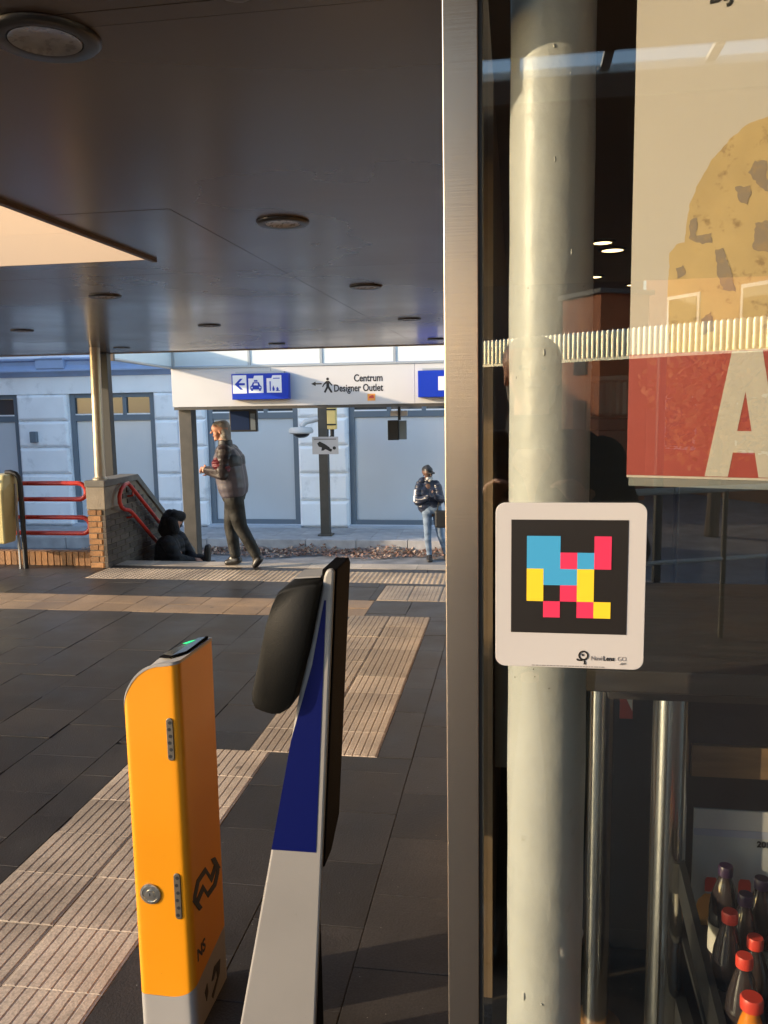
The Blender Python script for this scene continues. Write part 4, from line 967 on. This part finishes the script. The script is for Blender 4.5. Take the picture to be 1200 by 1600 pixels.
# drinks shelf with bottles, notice on its back
sh = thing('drinks_rack', (.5, 1.7, 0), 'dark drinks rack with a sloping black tray behind the lower glass', 'rack')
MB().box(.372, 1.1, 1.94, 1.97, .002, 1.10).build('back_panel', 'black', sh)
MB().prism([(.372, 1.90, .69), (.386, 1.90, .69), (.40, 1.22, .45), (.386, 1.22, .45)], [(.372, 1.90, .76), (.386, 1.90, .76), (.40, 1.22, .56), (.386, 1.22, .56)]).build('tray_side', 'black', sh)
MB().prism([(.386, 1.90, .55), (1.1, 1.90, .55), (1.1, 1.22, .42), (.40, 1.22, .42)], [(.386, 1.90, .565), (1.1, 1.90, .565), (1.1, 1.22, .435), (.40, 1.22, .435)]).build('tray_floor', 'black', sh)
MB().box(.41, 1.1, 1.926, 1.939, .92, .995).build('wooden_ledge', 'wood_dark', sh)
MB().box(.374, .40, 1.20, 1.93, .002, .41).build('side_panel', 'black', sh)
nt_ = thing('notice_sheet', (.5, 1.93, .7), 'grey printed notice with orange bottle pictures at the back of the drinks rack', 'notice')
MB().box(.42, .90, 1.932, 1.937, .50, .838).build('sheet', 'paper', nt_)
MB().box(.4205, .90, 1.9308, 1.9318, .79, .8375).build('pale_band', 'white_sign', nt_)
MB().box(.4205, .90, 1.9308, 1.9318, .772, .7895).build('blue_band', 'paper_blue', nt_)
text('2011', .020, 'black_print', nt_, (.562, 1.930, .752), off=.0006)
for bx in (.464, .539): 
    flat([(bx-.014, .632), (bx+.014, .632), (bx+.014, .66), (bx+.01, .668), (bx-.01, .668), (bx-.014, .66)], 1.9315, 'cap_red', 'printed_cap', nt_)
    flat([(bx-.036, .52), (bx+.036, .52), (bx+.036, .58), (bx+.028, .61), (bx+.013, .626), (bx-.013, .626), (bx-.028, .61), (bx-.036, .58)], 1.9315, 'sticker_orange', 'printed_bottle', nt_)
def bottle(x, y_, ztop_, capm, bodym, label, rc_=.0155):
    zb2 = .565-.191*(1.9-y_)+.002; zb2 = .435+(y_-1.22)*.1912+.001
    t = thing('bottle', (x, y_, zb2), label, 'bottle', 'bottles in the drinks rack')
    H = ztop_-zb2; hc = .022; s = H-hc
    MB().lathe([(.026, 0), (.031, .006), (.031, s*.30), (.029, s*.40), (.032, s*.5), (.032, s*.62), (.028, s*.76), (.018, s*.92), (.0135, s*.97), (.0135, s)], (x, y_, zb2), 24).build('body', bodym, t, smooth=50)
    MB().lathe([(.0322, s*.14), (.0322, s*.30), (.0312, s*.36), (.0326, s*.46)], (x, y_, zb2), 24).build('label_band', 'label', t, smooth=50)
    MB().lathe([(rc_, 0), (rc_*1.02, hc*.8), (rc_*.9, hc)], (x, y_, zb2+s+.0003), 24).build('cap', capm, t, smooth=50)
for a in ((.427, 1.62, .781, 'cap_red', 'cola', 'dark bottle with red cap, leftmost in the drinks rack'), (.471, 1.60, .743, 'cap_red', 'cola', 'dark bottle with red cap at the right edge below the purple caps'),
          (.430, 1.52, .757, 'cap_red', 'cola', 'dark bottle with red cap right behind the orange juice bottle'), (.411, 1.40, .763, 'cap_red', 'juice_orange', 'orange juice bottle with big red cap at the front of the rack'),
          (.478, 1.70, .772, 'cap_purple', 'cola', 'dark bottle with purple cap in front of the printed notice'), (.520, 1.74, .786, 'cap_purple', 'cola', 'taller dark bottle with purple cap at the right picture edge'),
          (.55, 1.66, .74, 'cap_red', 'cola', 'dark bottle with red cap standing farthest right in the second row'), (.50, 1.45, .70, 'cap_red', 'juice_orange', 'orange bottle with red cap in the second row from the glass'),
          (.505, 1.53, .735, 'cap_red', 'cola', 'dark bottle with red cap at the picture edge beside the orange juice'), (.455, 1.33, .70, 'cap_red', 'juice_orange', 'orange bottle with red cap nearest to the glass at the bottom edge'), (.462, 1.80, .775, 'cap_purple', 'cola', 'dark bottle with purple cap at the very back of the rack')):
    bottle(*a, rc_=.019 if 'big' in a[5] else .0155)

# ================================================================ PEOPLE
def V(*a): return Vector(a)
def hand(mb, wrist, d, nrm, curl=.5, s=1.0):
    """palm + four bent fingers + thumb; d = forearm direction, nrm = palm normal"""
    d = d.normalized(); nrm = (nrm - d*nrm.dot(d)).normalized(); sd_ = d.cross(nrm)
    pc = wrist + d*.045*s
    for k in (-1.2, -.4, .4, 1.2): mb.cap(wrist + d*.012*s + sd_*k*.012*s, wrist + d*.088*s + sd_*k*.0185*s, .014*s, .0115*s, n=8)
    for k, L in zip((-1.2, -.4, .4, 1.2), (.062, .074, .078, .068)):
        a = wrist + d*.088*s + sd_*k*.0185*s
        d1 = (d*math.cos(curl) + nrm*math.sin(curl)); d2 = (d*math.cos(2.3*curl) + nrm*math.sin(2.3*curl))
        b = a + d1*L*.52*s; c = b + d2*L*.5*s
        mb.cap(a, b, .0098*s, .0088*s, n=8); mb.cap(b, c, .0088*s, .0072*s, n=8)
    t0 = wrist + d*.028*s - sd_*.022*s; t1 = t0 + (d*.6 - sd_*.75 + nrm*.25).normalized()*.036*s; t2 = t1 + (d*.9 - sd_*.1 + nrm*.45).normalized()*.032*s
    mb.cap(t0, t1, .013*s, .011*s, n=8); mb.cap(t1, t2, .011*s, .0085*s, n=8)
def head(mb, c, f, up, s=1.0):
    f = f.normalized(); r = f.cross(up).normalized(); u = r.cross(f)
    def P(a, b, h): return c + f*a*s + r*b*s + u*h*s
    for k in (-1, 1):
        mb.cap(P(.022, k*.022, .032), P(-.040, k*.024, .030), .066*s, .066*s)          # skull
        mb.cap(P(.035, k*.030, -.025), P(.03, k*.016, -.072), .040*s, .030*s)         # cheeks, jaw
        mb.cap(P(-.01, k*.072, .0), P(-.018, k*.076, -.030), .013*s, .011*s, n=8)      # ear
        mb.cap(P(.070, k*.014, .028), P(.066, k*.040, .026), .012*s, .010*s, n=8)      # brow
    mb.cap(P(.086, 0, .018), P(.104, 0, -.014), .010*s, .0135*s, n=8)                  # nose
    mb.cap(P(.060, 0, -.082), P(.064, 0, -.090), .022*s, .018*s)                       # chin
    mb.cap(P(.072, -.014, -.048), P(.072, .014, -.048), .012*s, .012*s, n=8)           # lips
    return P
def person(loc, label, j, look, wear, hat=None, group=None):
    """j: joint dict in metres relative to loc"""
    L = V(*loc); t = thing('person', loc, label, 'person', group)
    J = {k: L + V(*v) for k, v in j.items() if isinstance(v, tuple)}
    up = (J['head'] - J['neck']).normalized(); up = (up + V(0, 0, 1.2)).normalized(); fwd = V(*look).normalized()
    lat = V(*j.get('lat', (0, 0, 0))) if False else (J['shL'] - J['shR']).normalized()
    chestf = lat.cross(V(0, 0, 1)).normalized()*-1
    if chestf.dot(fwd) < -.2: chestf = -chestf
    b = MB(); Pf = head(b, J['head'], fwd, up)
    b.cap(J['neck'] - V(0, 0, .03), J['head'] - up*.06 - fwd*.012, .056, .052)
    for s in 'LR':
        b.cap(J['neck'] - V(0, 0, .08), J['sh'+s], .055, .048)
        b.cap(J['sh'+s], J['el'+s], .045, .036); b.cap(J['el'+s], J['wr'+s], .036, .025)
        hand(b, J['wr'+s], V(*j['hd'+s]), V(*j['hn'+s]), j.get('curl', .5))
        b.cap(J['hip'+s], J['kn'+s], .07, .048); b.cap(J['kn'+s], J['an'+s], .045, .034); b.cap(J['an'+s], J['an'+s].lerp(J['to'+s], .5) + V(0, 0, .012), .033, .022)
    b.cap(J['neck'] - V(0, 0, .12), (J['hipL']+J['hipR'])/2 + V(0, 0, .02), .11, .11)
    bo = b.build('body', wear['skin'], t); blend(bo, .0075, 3)
    for k in (-1, 1):
        MB().ball(Pf(.083, k*.031, .010), .0095, 10).build('eye', 'eye', bo, smooth=True)
    MB().tube([Pf(.0838, -.022, -.049), Pf(.0858, 0, -.047), Pf(.0838, .022, -.049)], [.003, .0045, .003], 6).build('mouth', 'lips', bo, smooth=True)
    hm = (J['hipL']+J['hipR'])/2
    # upper garment: body, then sleeves
    tb_ = MB(); nb = J['neck'] - V(0, 0, .06)
    ch = J.get('chest', nb.lerp(hm, .35)); be = J.get('belly', nb.lerp(hm, .78)); hem = J.get('hem', hm - V(0, 0, .02))
    R_ = wear.get('bulk', 1.0)
    for k in (-1, 1):
        tb_.cap(ch + lat*k*.075, be + lat*k*.075, .135*R_, .14*R_, n=16)
        tb_.cap(be + lat*k*.075, hem + lat*k*.075, .14*R_, .135*R_, n=16)
        tb_.cap(nb - V(0, 0, .03) + lat*k*.03, ch + lat*k*.07, .085*R_, .13*R_, n=16)
    tb_.cap(nb + lat*.15, nb - lat*.15, .07, .07)
    g = tb_.build('jacket', wear['torso'], t); blend(g, .011, 6)
    if wear.get('yoke'):
        yk = MB()
        for k in (-1, 1):
            yk.cap(nb - V(0, 0, .03) + lat*k*.035, ch + lat*k*.076 - V(0, 0, .02), .102*R_, .150*R_, n=16)
            yk.cap(nb + lat*k*.10 - V(0, 0, .01), J['sh'+('L' if k > 0 else 'R')], .085, .085)
        yo = yk.build('jacket_yoke', wear['yoke'], t); blend(yo, .011, 5)
    cl_ = MB(); cl_.tube([J['neck'] - V(0, 0, .05), J['neck'] + up*.055 - fwd*.006], [.088, .075], 18)
    clo = cl_.build('collar', wear.get('yoke', wear['torso']), t); blend(clo, .009, 4)
    for s in 'LR':
        sl = MB(); sl.cap(J['sh'+s], J['el'+s], .078*R_, .066*R_, n=14); sl.cap(J['el'+s], J['wr'+s].lerp(J['el'+s], .02), .066*R_, .046*R_, n=14)
        so = sl.build('sleeve', wear['sleeve'], t); blend(so, .009, 5)
    # trousers
    tr_ = MB()
    tr_.cap(hm + lat*.06 + V(0, 0, .05), hm - lat*.06 + V(0, 0, .05), .125, .125)
    for s in 'LR':
        tr_.cap(hm.lerp(J['hip'+s], .8) + V(0, 0, .02), J['hip'+s], .118, .105, n=16)
        tr_.cap(J['hip'+s], J['kn'+s], .100*wear.get('leg', 1), .070*wear.get('leg', 1), n=16); tr_.cap(J['kn'+s], J['an'+s].lerp(J['kn'+s], .04), .070*wear.get('leg', 1), .055*wear.get('leg', 1), n=16)
    tro = tr_.build('trousers', wear['legs'], t); blend(tro, .010, 5)
    for s in 'LR':
        sh_ = MB(); a = J['an'+s]; to = J['to'+s]; dd = (to-a); dd.z = 0 if abs(dd.z) < .14 else dd.z; dd = dd.normalized()
        heel = a - dd*.03 - V(0, 0, .045) if abs((to-a).z) < .14 else a - dd*.01 + V(*j.get('heel', (0, 0, 0)))
        sd2_ = dd.cross(V(0, 0, 1)).normalized()
        for k in (-1, 1):
            sh_.cap(heel + sd2_*k*.012, to + sd2_*k*.017, .044, .037)
        sh_.cap(a + V(0, 0, .015), heel + dd*.03, .052, .047); sh_.cap(a, a.lerp(to, .55), .050, .040)
        so = sh_.build('shoe', wear['shoe'], t); blend(so, .008, 3)
    if wear.get('hair'):
        hb = MB(); c = J['head']; r = fwd.cross(up).normalized(); u = r.cross(fwd)
        for k in (-1, 1):
            hb.cap(c + u*.052 + fwd*.022 + r*k*.020, c + u*.046 - fwd*.040 + r*k*.024, .058, .068)
            hb.cap(c + u*.02 - fwd*.044 + r*k*.036, c - u*.075 - fwd*.052 + r*k*.040, .052, .034)
        hb.cap(c + u*.02 - fwd*.055, c - u*.10 - fwd*.070, .066, .040)
        if wear.get('long'):
            for k in (-1, 1): hb.cap(c - u*.06 - fwd*.05 + r*k*.045, c - u*.095 - fwd*.066 + r*k*.040, .046, .034)
        ho = hb.build('hair', wear['hair'], bo); blend(ho, .008, 3)
    return t, J, bo, fwd, up

# woman: walking left, hands held together in front of the chest, right foot planted, left foot trailing on its toe
wl0 = (-3.0, 8.72, 0)
def wj(px, py, y): return ((px-375)*.00690, y, (885-py)*.00690)
woman = person(wl0, 'grey haired woman in dark quilted jacket walking left with hands clasped before her', dict(
    head=wj(350, 668, 0), neck=wj(357.5, 690, 0), shL=wj(364, 702, -.16), shR=wj(359, 702, .16), chest=wj(362, 714, 0), belly=wj(366, 744, 0), hem=wj(368, 758, 0),
    elL=wj(362, 733, -.22), elR=wj(350, 733, .22), wrL=wj(328, 730, -.045), wrR=wj(329, 733, .05), hdL=(-.9, .35, .12), hdR=(-.9, -.25, .18), hnL=(.1, .9, -.2), hnR=(.1, -.9, -.2), curl=.75,
    hipL=wj(372, 776, -.085), hipR=wj(364, 776, .085), knR=wj(357, 822, .075), anR=wj(363, 871, .07), toR=wj(350, 881, .075),
    knL=wj(380, 818, -.075), anL=wj(405, 865, -.07), toL=wj(403, 880, -.07), heel=(.03, 0, .0)), (-1, -.10, -.08),
    dict(skin='skin', torso='vest', yoke='yoke', sleeve='sleeve', legs='trouser', shoe='shoe', hair='hair', bulk=1.13, long=1, leg=1.1))
tw, Jw = woman[0], woman[1]
pm = MB(); c = Jw['elL'].lerp(Jw['shL'], .35) ; pm.cap(c + V(.01, -.0, -.02), c + V(-.05, 0, .03), .078, .076); blend(pm.build('red_sleeve_panel', 'plum', tw), .008, 3)
MB().tube([Jw['belly']+V(-.085, -.195, .02), Jw['belly']+V(-.045, -.212, -.045), Jw['belly']+V(-.01, -.214, -.10)], .004, 6).build('pocket_zip', 'rail_metal', tw)

# man with cap by the kerb, looking at a phone, right leg crossing behind the mullion
ml0 = (-1.48, 14.75, -1.09)
def mj(px, py, y): return ((px-674)*.01150, y, (872-py)*.01150)
man = person(ml0, 'man in black cap, shiny navy jacket and faded jeans holding a phone by the kerb', dict(
    head=mj(669.5, 735, -.02), neck=mj(669, 746, .03), shL=mj(684, 756, .02), shR=mj(656, 756, -.03), chest=mj(670, 764, .03), belly=mj(671, 780, .03), hem=mj(671, 786, .03),
    elR=mj(654, 778, -.10), elL=mj(690, 775, -.08), wrR=mj(673, 768, -.25), wrL=mj(684, 768, -.26), hdR=(.85, -.3, .45), hdL=(-.6, -.4, .5), hnR=(-.2, -.3, .8), hnL=(.2, -.3, .8), curl=.6,
    hipR=mj(668, 795, -.02), hipL=mj(682, 795, .05), knR=mj(669, 833, -.07), anR=mj(671, 864, -.02), toR=mj(673, 870, -.16), knL=mj(688, 831, .0), anL=mj(697, 863, .1), toL=mj(700, 870, -.03)),
    (.62, -.78, -.18), dict(skin='skin_dark', torso='navy', sleeve='navy', legs='denim', shoe='shoe', bulk=1.06, leg=.9))
tm, Jm, bm_, fw_, up_ = man
hc = MB(); c = Jm['head']; hc.cap(c + V(0, 0, .055) + fw_*.01, c + V(0, 0, .06) - fw_*.045, .088, .085); hc.cap(c + V(0, 0, .05), c + V(0, 0, .115), .09, .05)
cap_ = hc.build('cap', 'black', tm); blend(cap_, .008, 3)
rr0 = fw_.cross(V(0, 0, 1)).normalized(); br = MB()
vis = [(-.07, .07), (-.066, .13), (-.04, .175), (0, .19), (.04, .175), (.066, .13), (.07, .07)]
br.prism([tuple(c + rr0*a + fw_*b + V(0, 0, .040)) for a, b in vis], [tuple(c + rr0*a + fw_*b + V(0, 0, .052)) for a, b in vis]); br.build('visor', 'black', cap_)
bd = MB(); bd.cap(c + fw_*.055 - rr0*.035 - V(0, 0, .072), c + fw_*.055 + rr0*.035 - V(0, 0, .072), .034, .034); bd.cap(c + fw_*.075 - V(0, 0, .09), c + fw_*.06 - V(0, 0, .11), .03, .024)
blend(bd.build('beard', 'beard', tm), .007, 2)
hd_ = MB(); hd_.cap(c - fw_*.09 - V(0, 0, .15) - rr0*.06, c - fw_*.09 - V(0, 0, .15) + rr0*.06, .075, .075); blend(hd_.build('hood', 'navy', tm), .009, 4)
for q in (.22, .62): 
    a = Jm['shR'].lerp(Jm['elR'], q); b2 = Jm['shR'].lerp(Jm['elR'], q+.28)
    st_ = MB(); st_.cap(a + V(-.055, -.045, 0), b2 + V(-.05, -.042, 0), .026, .024); st_.build('white_stripe', 'white_cloth', tm, smooth=True)
ph_ = tag(MB().box(-.038, .038, -.004, .004, -.07, .07).build('phone', 'phone'), 'dark phone held by the man in the cap', 'phone'); ph_.location = (Jm['wrR']+Jm['wrL'])/2 + V(.0, -.10, .05); ph_.rotation_euler = (R(-50), 0, R(20))
bg_ = thing('shoulder_bag', tuple(ml0), 'black bag hanging at the hip of the man in the cap', 'bag')
bb_ = MB(); bb_.box(.08, .32, -.17, -.07, .62, .93); bgo = bb_.build('pouch', 'black', None, bevel=.03); bgo.parent = bg_
for v in bgo.data.vertices: pass
MB().tube([V(*ml0)+V(.12, -.12, .93), V(*ml0)+V(.16, -.16, 1.1), V(*ml0)+V(.25, -.14, 1.1), V(*ml0)+V(.29, -.12, .93)], .012, 8).build('strap', 'black', bg_)

# person in black sitting on the top steps, leaning on the brick wall
sl0 = (-4.15, 9.55, -.36)
sit = person(sl0, 'person in black hooded winter clothes sitting on the steps against the brick wall', dict(
    head=(.03, .0, .72), neck=(-.02, 0, .56), shL=(.02, .17, .50), shR=(.02, -.17, .50), chest=(-.03, 0, .42), belly=(-.05, 0, .2), hem=(-.04, 0, .13),
    elL=(.12, .2, .30), elR=(.14, -.2, .30), wrL=(.26, .06, .26), wrR=(.27, -.06, .25), hdL=(.6, -.6, .1), hdR=(.6, .6, .1), hnL=(0, -.3, -1), hnR=(0, .3, -1), curl=.5,
    hipL=(.04, .10, .12), hipR=(.04, -.10, .12), knL=(.30, .10, .24), knR=(.28, -.12, .20), anL=(.40, .09, .20), anR=(.44, -.11, .20), toL=(.42, .09, .40), toR=(.55, -.11, .24)), (.85, -.25, -.5),
    dict(skin='skin', torso='dark_cloth', sleeve='dark_cloth', legs='dark_cloth', shoe='shoe', bulk=1.15, leg=1.1))
ts, Js = sit[0], sit[1]
fh = MB(); c = Js['head']
for k in range(10):
    a = math.pi*2*k/10; fh.ball((c.x-.02+.085*math.cos(a)*.6, c.y+.085*math.cos(a), c.z+.02+.085*math.sin(a)), .06+.012*random.random(), 10)
fh.cap(c+V(-.03, 0, .03), c+V(-.08, 0, -.08), .125, .12); fh.cap(c+V(.05, -.05, .09), c+V(.08, .03, .07), .07, .07); fh.cap(c+V(.03, -.10, .03), c+V(.05, -.09, -.08), .06, .06)
blend(fh.build('fur_hood', 'fur', ts), .009, 2)
bk = MB().box(-3.97, -3.72, 9.40, 9.75, -.42, -.16).build('dark_bundle', 'dark_cloth', bevel=.05); tag(bk, 'dark bundle lying on the steps under the legs of the sitting person', 'bag')

# photographer, seen as a dark reflection in the shop glass
gl0 = (.05, -.36, 0); gs = 1.115
per = person(gl0, 'person in dark coat standing before the shop glass, seen only as a reflection', {k: (tuple(q*gs for q in v) if isinstance(v, tuple) else v) for k, v in dict(
    head=(.0, 0, 1.68), neck=(0, -.03, 1.52), shL=(-.19, -.03, 1.44), shR=(.19, -.03, 1.44), chest=(0, -.04, 1.36), belly=(0, -.04, 1.08), hem=(0, -.04, .95),
    elL=(-.26, .03, 1.20), elR=(.26, .03, 1.20), wrL=(-.13, .20, 1.34), wrR=(.13, .20, 1.34), hdL=(.5, .5, .7), hdR=(-.5, .5, .7), hnL=(.4, .8, 0), hnR=(-.4, .8, 0), curl=.4,
    hipL=(-.1, -.04, .88), hipR=(.1, -.04, .88), knL=(-.11, -.02, .48), knR=(.11, -.02, .48), anL=(-.11, -.05, .09), anR=(.11, -.05, .09), toL=(-.13, .10, .035), toR=(.13, .10, .035)).items()}, (0, 1, .05),
    dict(skin='skin', torso='dark_cloth', sleeve='dark_cloth', legs='trouser', shoe='shoe', hair='hair'))

# ================================================================ BEHIND THE CAMERA (mirrored in glass and steel)
hall = thing('entrance_roof', (2, -3, 2.9), 'dark entrance roof above the shop front with a narrow skylight slot', 'roof')
MB().box(-.6, 5, -.70, 1.095, 2.9, 2.912).build('front_slab', 'shop_dark', hall)
MB().box(-.6, 5, -6.3, -1.09, 2.9, 3.0).build('rear_slab', 'shop_dark', hall)
MB().box(-.6, 5, -1.085, -.84, 2.885, 2.912).build('slot_beam', 'grey_beam', hall)
for x in (-.35, -.02, .28, .62, .98, 1.4, 1.9, 2.5, 3.2, 4): MB().box(x, x+.03, -.838, -.702, 2.895, 2.912).build('slot_divider', 'grey_beam', hall)
rb = thing('ribbed_fascia', (.2, -11, 2.3), 'row of polished ribbed metal on an oblique parapet behind the camera', 'roof')
rb_d = V(math.cos(R(42)), math.sin(R(42)), 0); RIB = None
for k in range(140):
    if RIB is None:
        mb = MB(); pr = [(.040*math.cos(R(a)), .024*math.sin(R(a))) for a in range(0, 181, 15)]
        zz_ = [0, .33, .352, .366, .370]; sc2 = [1, 1, .92, .65, .2]; v = []; n = len(pr)
        for z, q in zip(zz_, sc2): v += [(x*q, y, z) for x, y in pr]
        mb.add(v, [(i*n+q, i*n+q+1, (i+1)*n+q+1, (i+1)*n+q) for i in range(4) for q in range(n-1)])
        RIB = mb.build('rib', 'alu', None, smooth=70); o = RIB
    else: o = RIB.copy(); COL.objects.link(o)
    o.parent = rb; o.rotation_euler = (0, 0, R(42)); o.location = V(-3.9, -14.54, 2.345) + rb_d*(k*.084) - wloc(rb)
def along(a, n_, z): return tuple(V(-3.9, -14.54, 0) + rb_d*a + V(-math.sin(R(42)), math.cos(R(42)), 0)*n_ + V(0, 0, z))
MB().prism([along(-.1, -.03, 2.30), along(11.75, -.03, 2.30), along(11.75, .03, 2.30), along(-.1, .03, 2.30)], [along(-.1, -.03, 2.34), along(11.75, -.03, 2.34), along(11.75, .03, 2.34), along(-.1, .03, 2.34)]).build('lower_lip', 'alu', rb)
MB().prism([along(-.1, -.03, 2.345), along(11.75, -.03, 2.345), along(11.75, -.012, 2.345), along(-.1, -.012, 2.345)], [along(-.1, -.03, 2.70), along(11.75, -.03, 2.70), along(11.75, -.012, 2.70), along(-.1, -.012, 2.70)]).build('back_sheet', 'grey_lacquer', rb)
for a in (.3, 4, 7.8, 11.5): MB().tube([along(a, -.02, -1.085), along(a, -.02, 2.299)], .06, 10).build('roof_post', 'dark_pole', rb)
bh = thing('brick_building', (7, -24, -1.09), 'red brick building turned towards the low sun behind the camera', 'building')
def rot45(mbd, cx, cy, a):
    ca, sa = math.cos(a), math.sin(a)
    mbd.v = [(cx+(x-cx)*ca-(y-cy)*sa, cy+(x-cx)*sa+(y-cy)*ca, z) for x, y, z in mbd.v]; return mbd
RA = R(58)
rot45(MB().box(4.5, 22.5, -30, -22, -1.085, 9), 7, -24, RA).build('wall', 'bricks_far', bh)
for i in range(6):
    for q in range(3):
        xa = 5.5+i*2.8; za = .2+q*2.9
        rot45(MB().box(xa, xa+1.3, -22.02, -21.95, za, za+1.6), 7, -24, RA).build('window', 'sign_white', bh)
        rot45(MB().box(xa+.1, xa+1.2, -21.949, -21.93, za+.1, za+1.5), 7, -24, RA).build('pane', 'clear_dark', bh)
at_ = thing('autumn_tree', (4.0, -15.5, -1.09), 'autumn tree with orange leaves before the brick building', 'tree')
tk = MB(); tk.tube([(4, -15.5, -1.085), (4.05, -15.5, .6), (4.0, -15.45, 1.6), (4.1, -15.5, 3.0)], [.14, .11, .08, .03], 10)
for i in range(9):
    a = random.uniform(0, 6.28); z = random.uniform(.6, 2.2); tk.tube([(4.03, -15.5, z), (4.03+.6*math.cos(a), -15.5+.6*math.sin(a), z+.5), (4.03+1.1*math.cos(a), -15.5+1.1*math.sin(a), z+.9)], [.04, .025, .01], 6)
tk.build('trunk', 'bark', at_)
cr = MB()
for i in range(2200):
    a = random.uniform(0, 6.28); u = random.uniform(-1, 1); rr_ = random.random()**.5; s = random.uniform(.05, .11)
    rad = 1.35*(1+.25*math.sin(3*a)+.2*math.sin(5*u))
    p = V(4.03+rad*rr_*math.sqrt(1-u*u)*math.cos(a), -15.5+rad*rr_*math.sqrt(1-u*u)*math.sin(a), 1.75+1.5*rr_*u)
    d1 = V(random.gauss(0, 1), random.gauss(0, 1), random.gauss(0, 1)).normalized()*s; d2 = d1.orthogonal().normalized()*s*.6
    cr.add([p-d1, p-d2, p+d1, p+d2], [(0, 1, 2, 3)])
cr.build('crown', 'autumn', at_)
rg = thing('white_railing', (2, -5, 0), 'pale metal railing on the platform behind the camera', 'railing')
MB().tube([(-.5, -3.3, 1.12), (2.2, -4.4, 1.12), (6, -5.6, 1.12)], .025, 8).build('top_rail', 'sign_white', rg)
MB().tube([(-.5, -3.3, .6), (2.2, -4.4, .6), (6, -5.6, .6)], .016, 8).build('mid_rail', 'sign_white', rg)
for q in range(9):
    t = q/8; x, y_ = (-.5+2.7*t*2, -3.3-1.1*t*2) if t < .5 else (2.2+3.8*(t-.5)*2, -4.4-1.2*(t-.5)*2)
    MB().tube([(x, y_, -.004), (x, y_, 1.12)], .02, 8).build('rail_post', 'dark_pole', rg)
# unseen block added on the left to keep the pale blue house in shade
nb_ = thing('shade_block', (-14.5, 13, -1.09), 'tall brick block out of view, added to shade the pale blue house', 'building')
MB().box(-15.5, -12.9, 11.0, 18.0, -1.085, 6.9).build('wall', 'bricks_far', nb_)
for i in range(4):
    for q in range(2): 
        f2 = MB().box(-12.899, -12.86, 11.2+1.75*i, 12.3+1.75*i, .4+3.4*q, 2.4+3.4*q).build('window', 'frame_grey', nb_)
        MB().box(-12.859, -12.85, 11.3+1.75*i, 12.2+1.75*i, .5+3.4*q, 2.3+3.4*q).build('pane', 'clear_dark', f2)

dk = thing('dark_backdrop', (-6, -30, -1.09), 'dark brick block added behind the camera to darken the glass reflection', 'building')  # added to keep bright sky out of the shop glass reflection
MB().box(-26, 4.6, -40, -30, -1.085, 6.5).build('wall', 'shade_brick', dk)
MB().box(-26.3, 4.9, -40.2, -29.7, 6.501, 6.9).build('roof', 'dark_plastic', dk)
for i in range(9): MB().box(-24+i*3.1, -22.4+i*3.1, -29.999, -29.96, .6, 2.6).build('window', 'clear_dark', dk)

wy = thing('reflector_wall', (-4, -15, -1.09), 'pale sunlit wall added behind the camera to warm the mullion reflection', 'wall')  # unseen wall added so the steel mullion mirrors a warm glow
MB().prism([along(-6, -.35, -1.085), along(2.6, -.35, -1.085), along(2.6, -.12, -1.085), along(-6, -.12, -1.085)], [along(-6, -.35, 5.2), along(2.6, -.35, 5.2), along(2.6, -.12, 5.2), along(-6, -.12, 5.2)]).build('wall', 'band', wy)
MB().prism([along(-6.1, -.40, 5.201), along(2.7, -.40, 5.201), along(2.7, -.05, 5.201), along(-6.1, -.05, 5.201)], [along(-6.1, -.40, 5.3), along(2.7, -.40, 5.3), along(2.7, -.05, 5.3), along(-6.1, -.05, 5.3)]).build('coping', 'coping', wy)

bt_ = thing('reflection_block', (2.4, -21.8, -1.09), 'narrow sunlit brick block added behind the camera to mirror an orange patch', 'building')  # invented block that gives the shop glass an orange reflected patch
rot45(MB().box(1.6, 3.3, -22.8, -21.2, -1.085, 4.5), 2.45, -22, RA).build('wall', 'bricks_far', bt_)
rot45(MB().box(1.5, 3.4, -22.9, -21.1, 4.501, 4.62), 2.45, -22, RA).build('roof', 'coping', bt_)
for z in (.6, 2.4): rot45(MB().box(2.2, 2.75, -21.199, -21.16, z, z+1.1), 2.45, -22, RA).build('window', 'clear_dark', bt_)
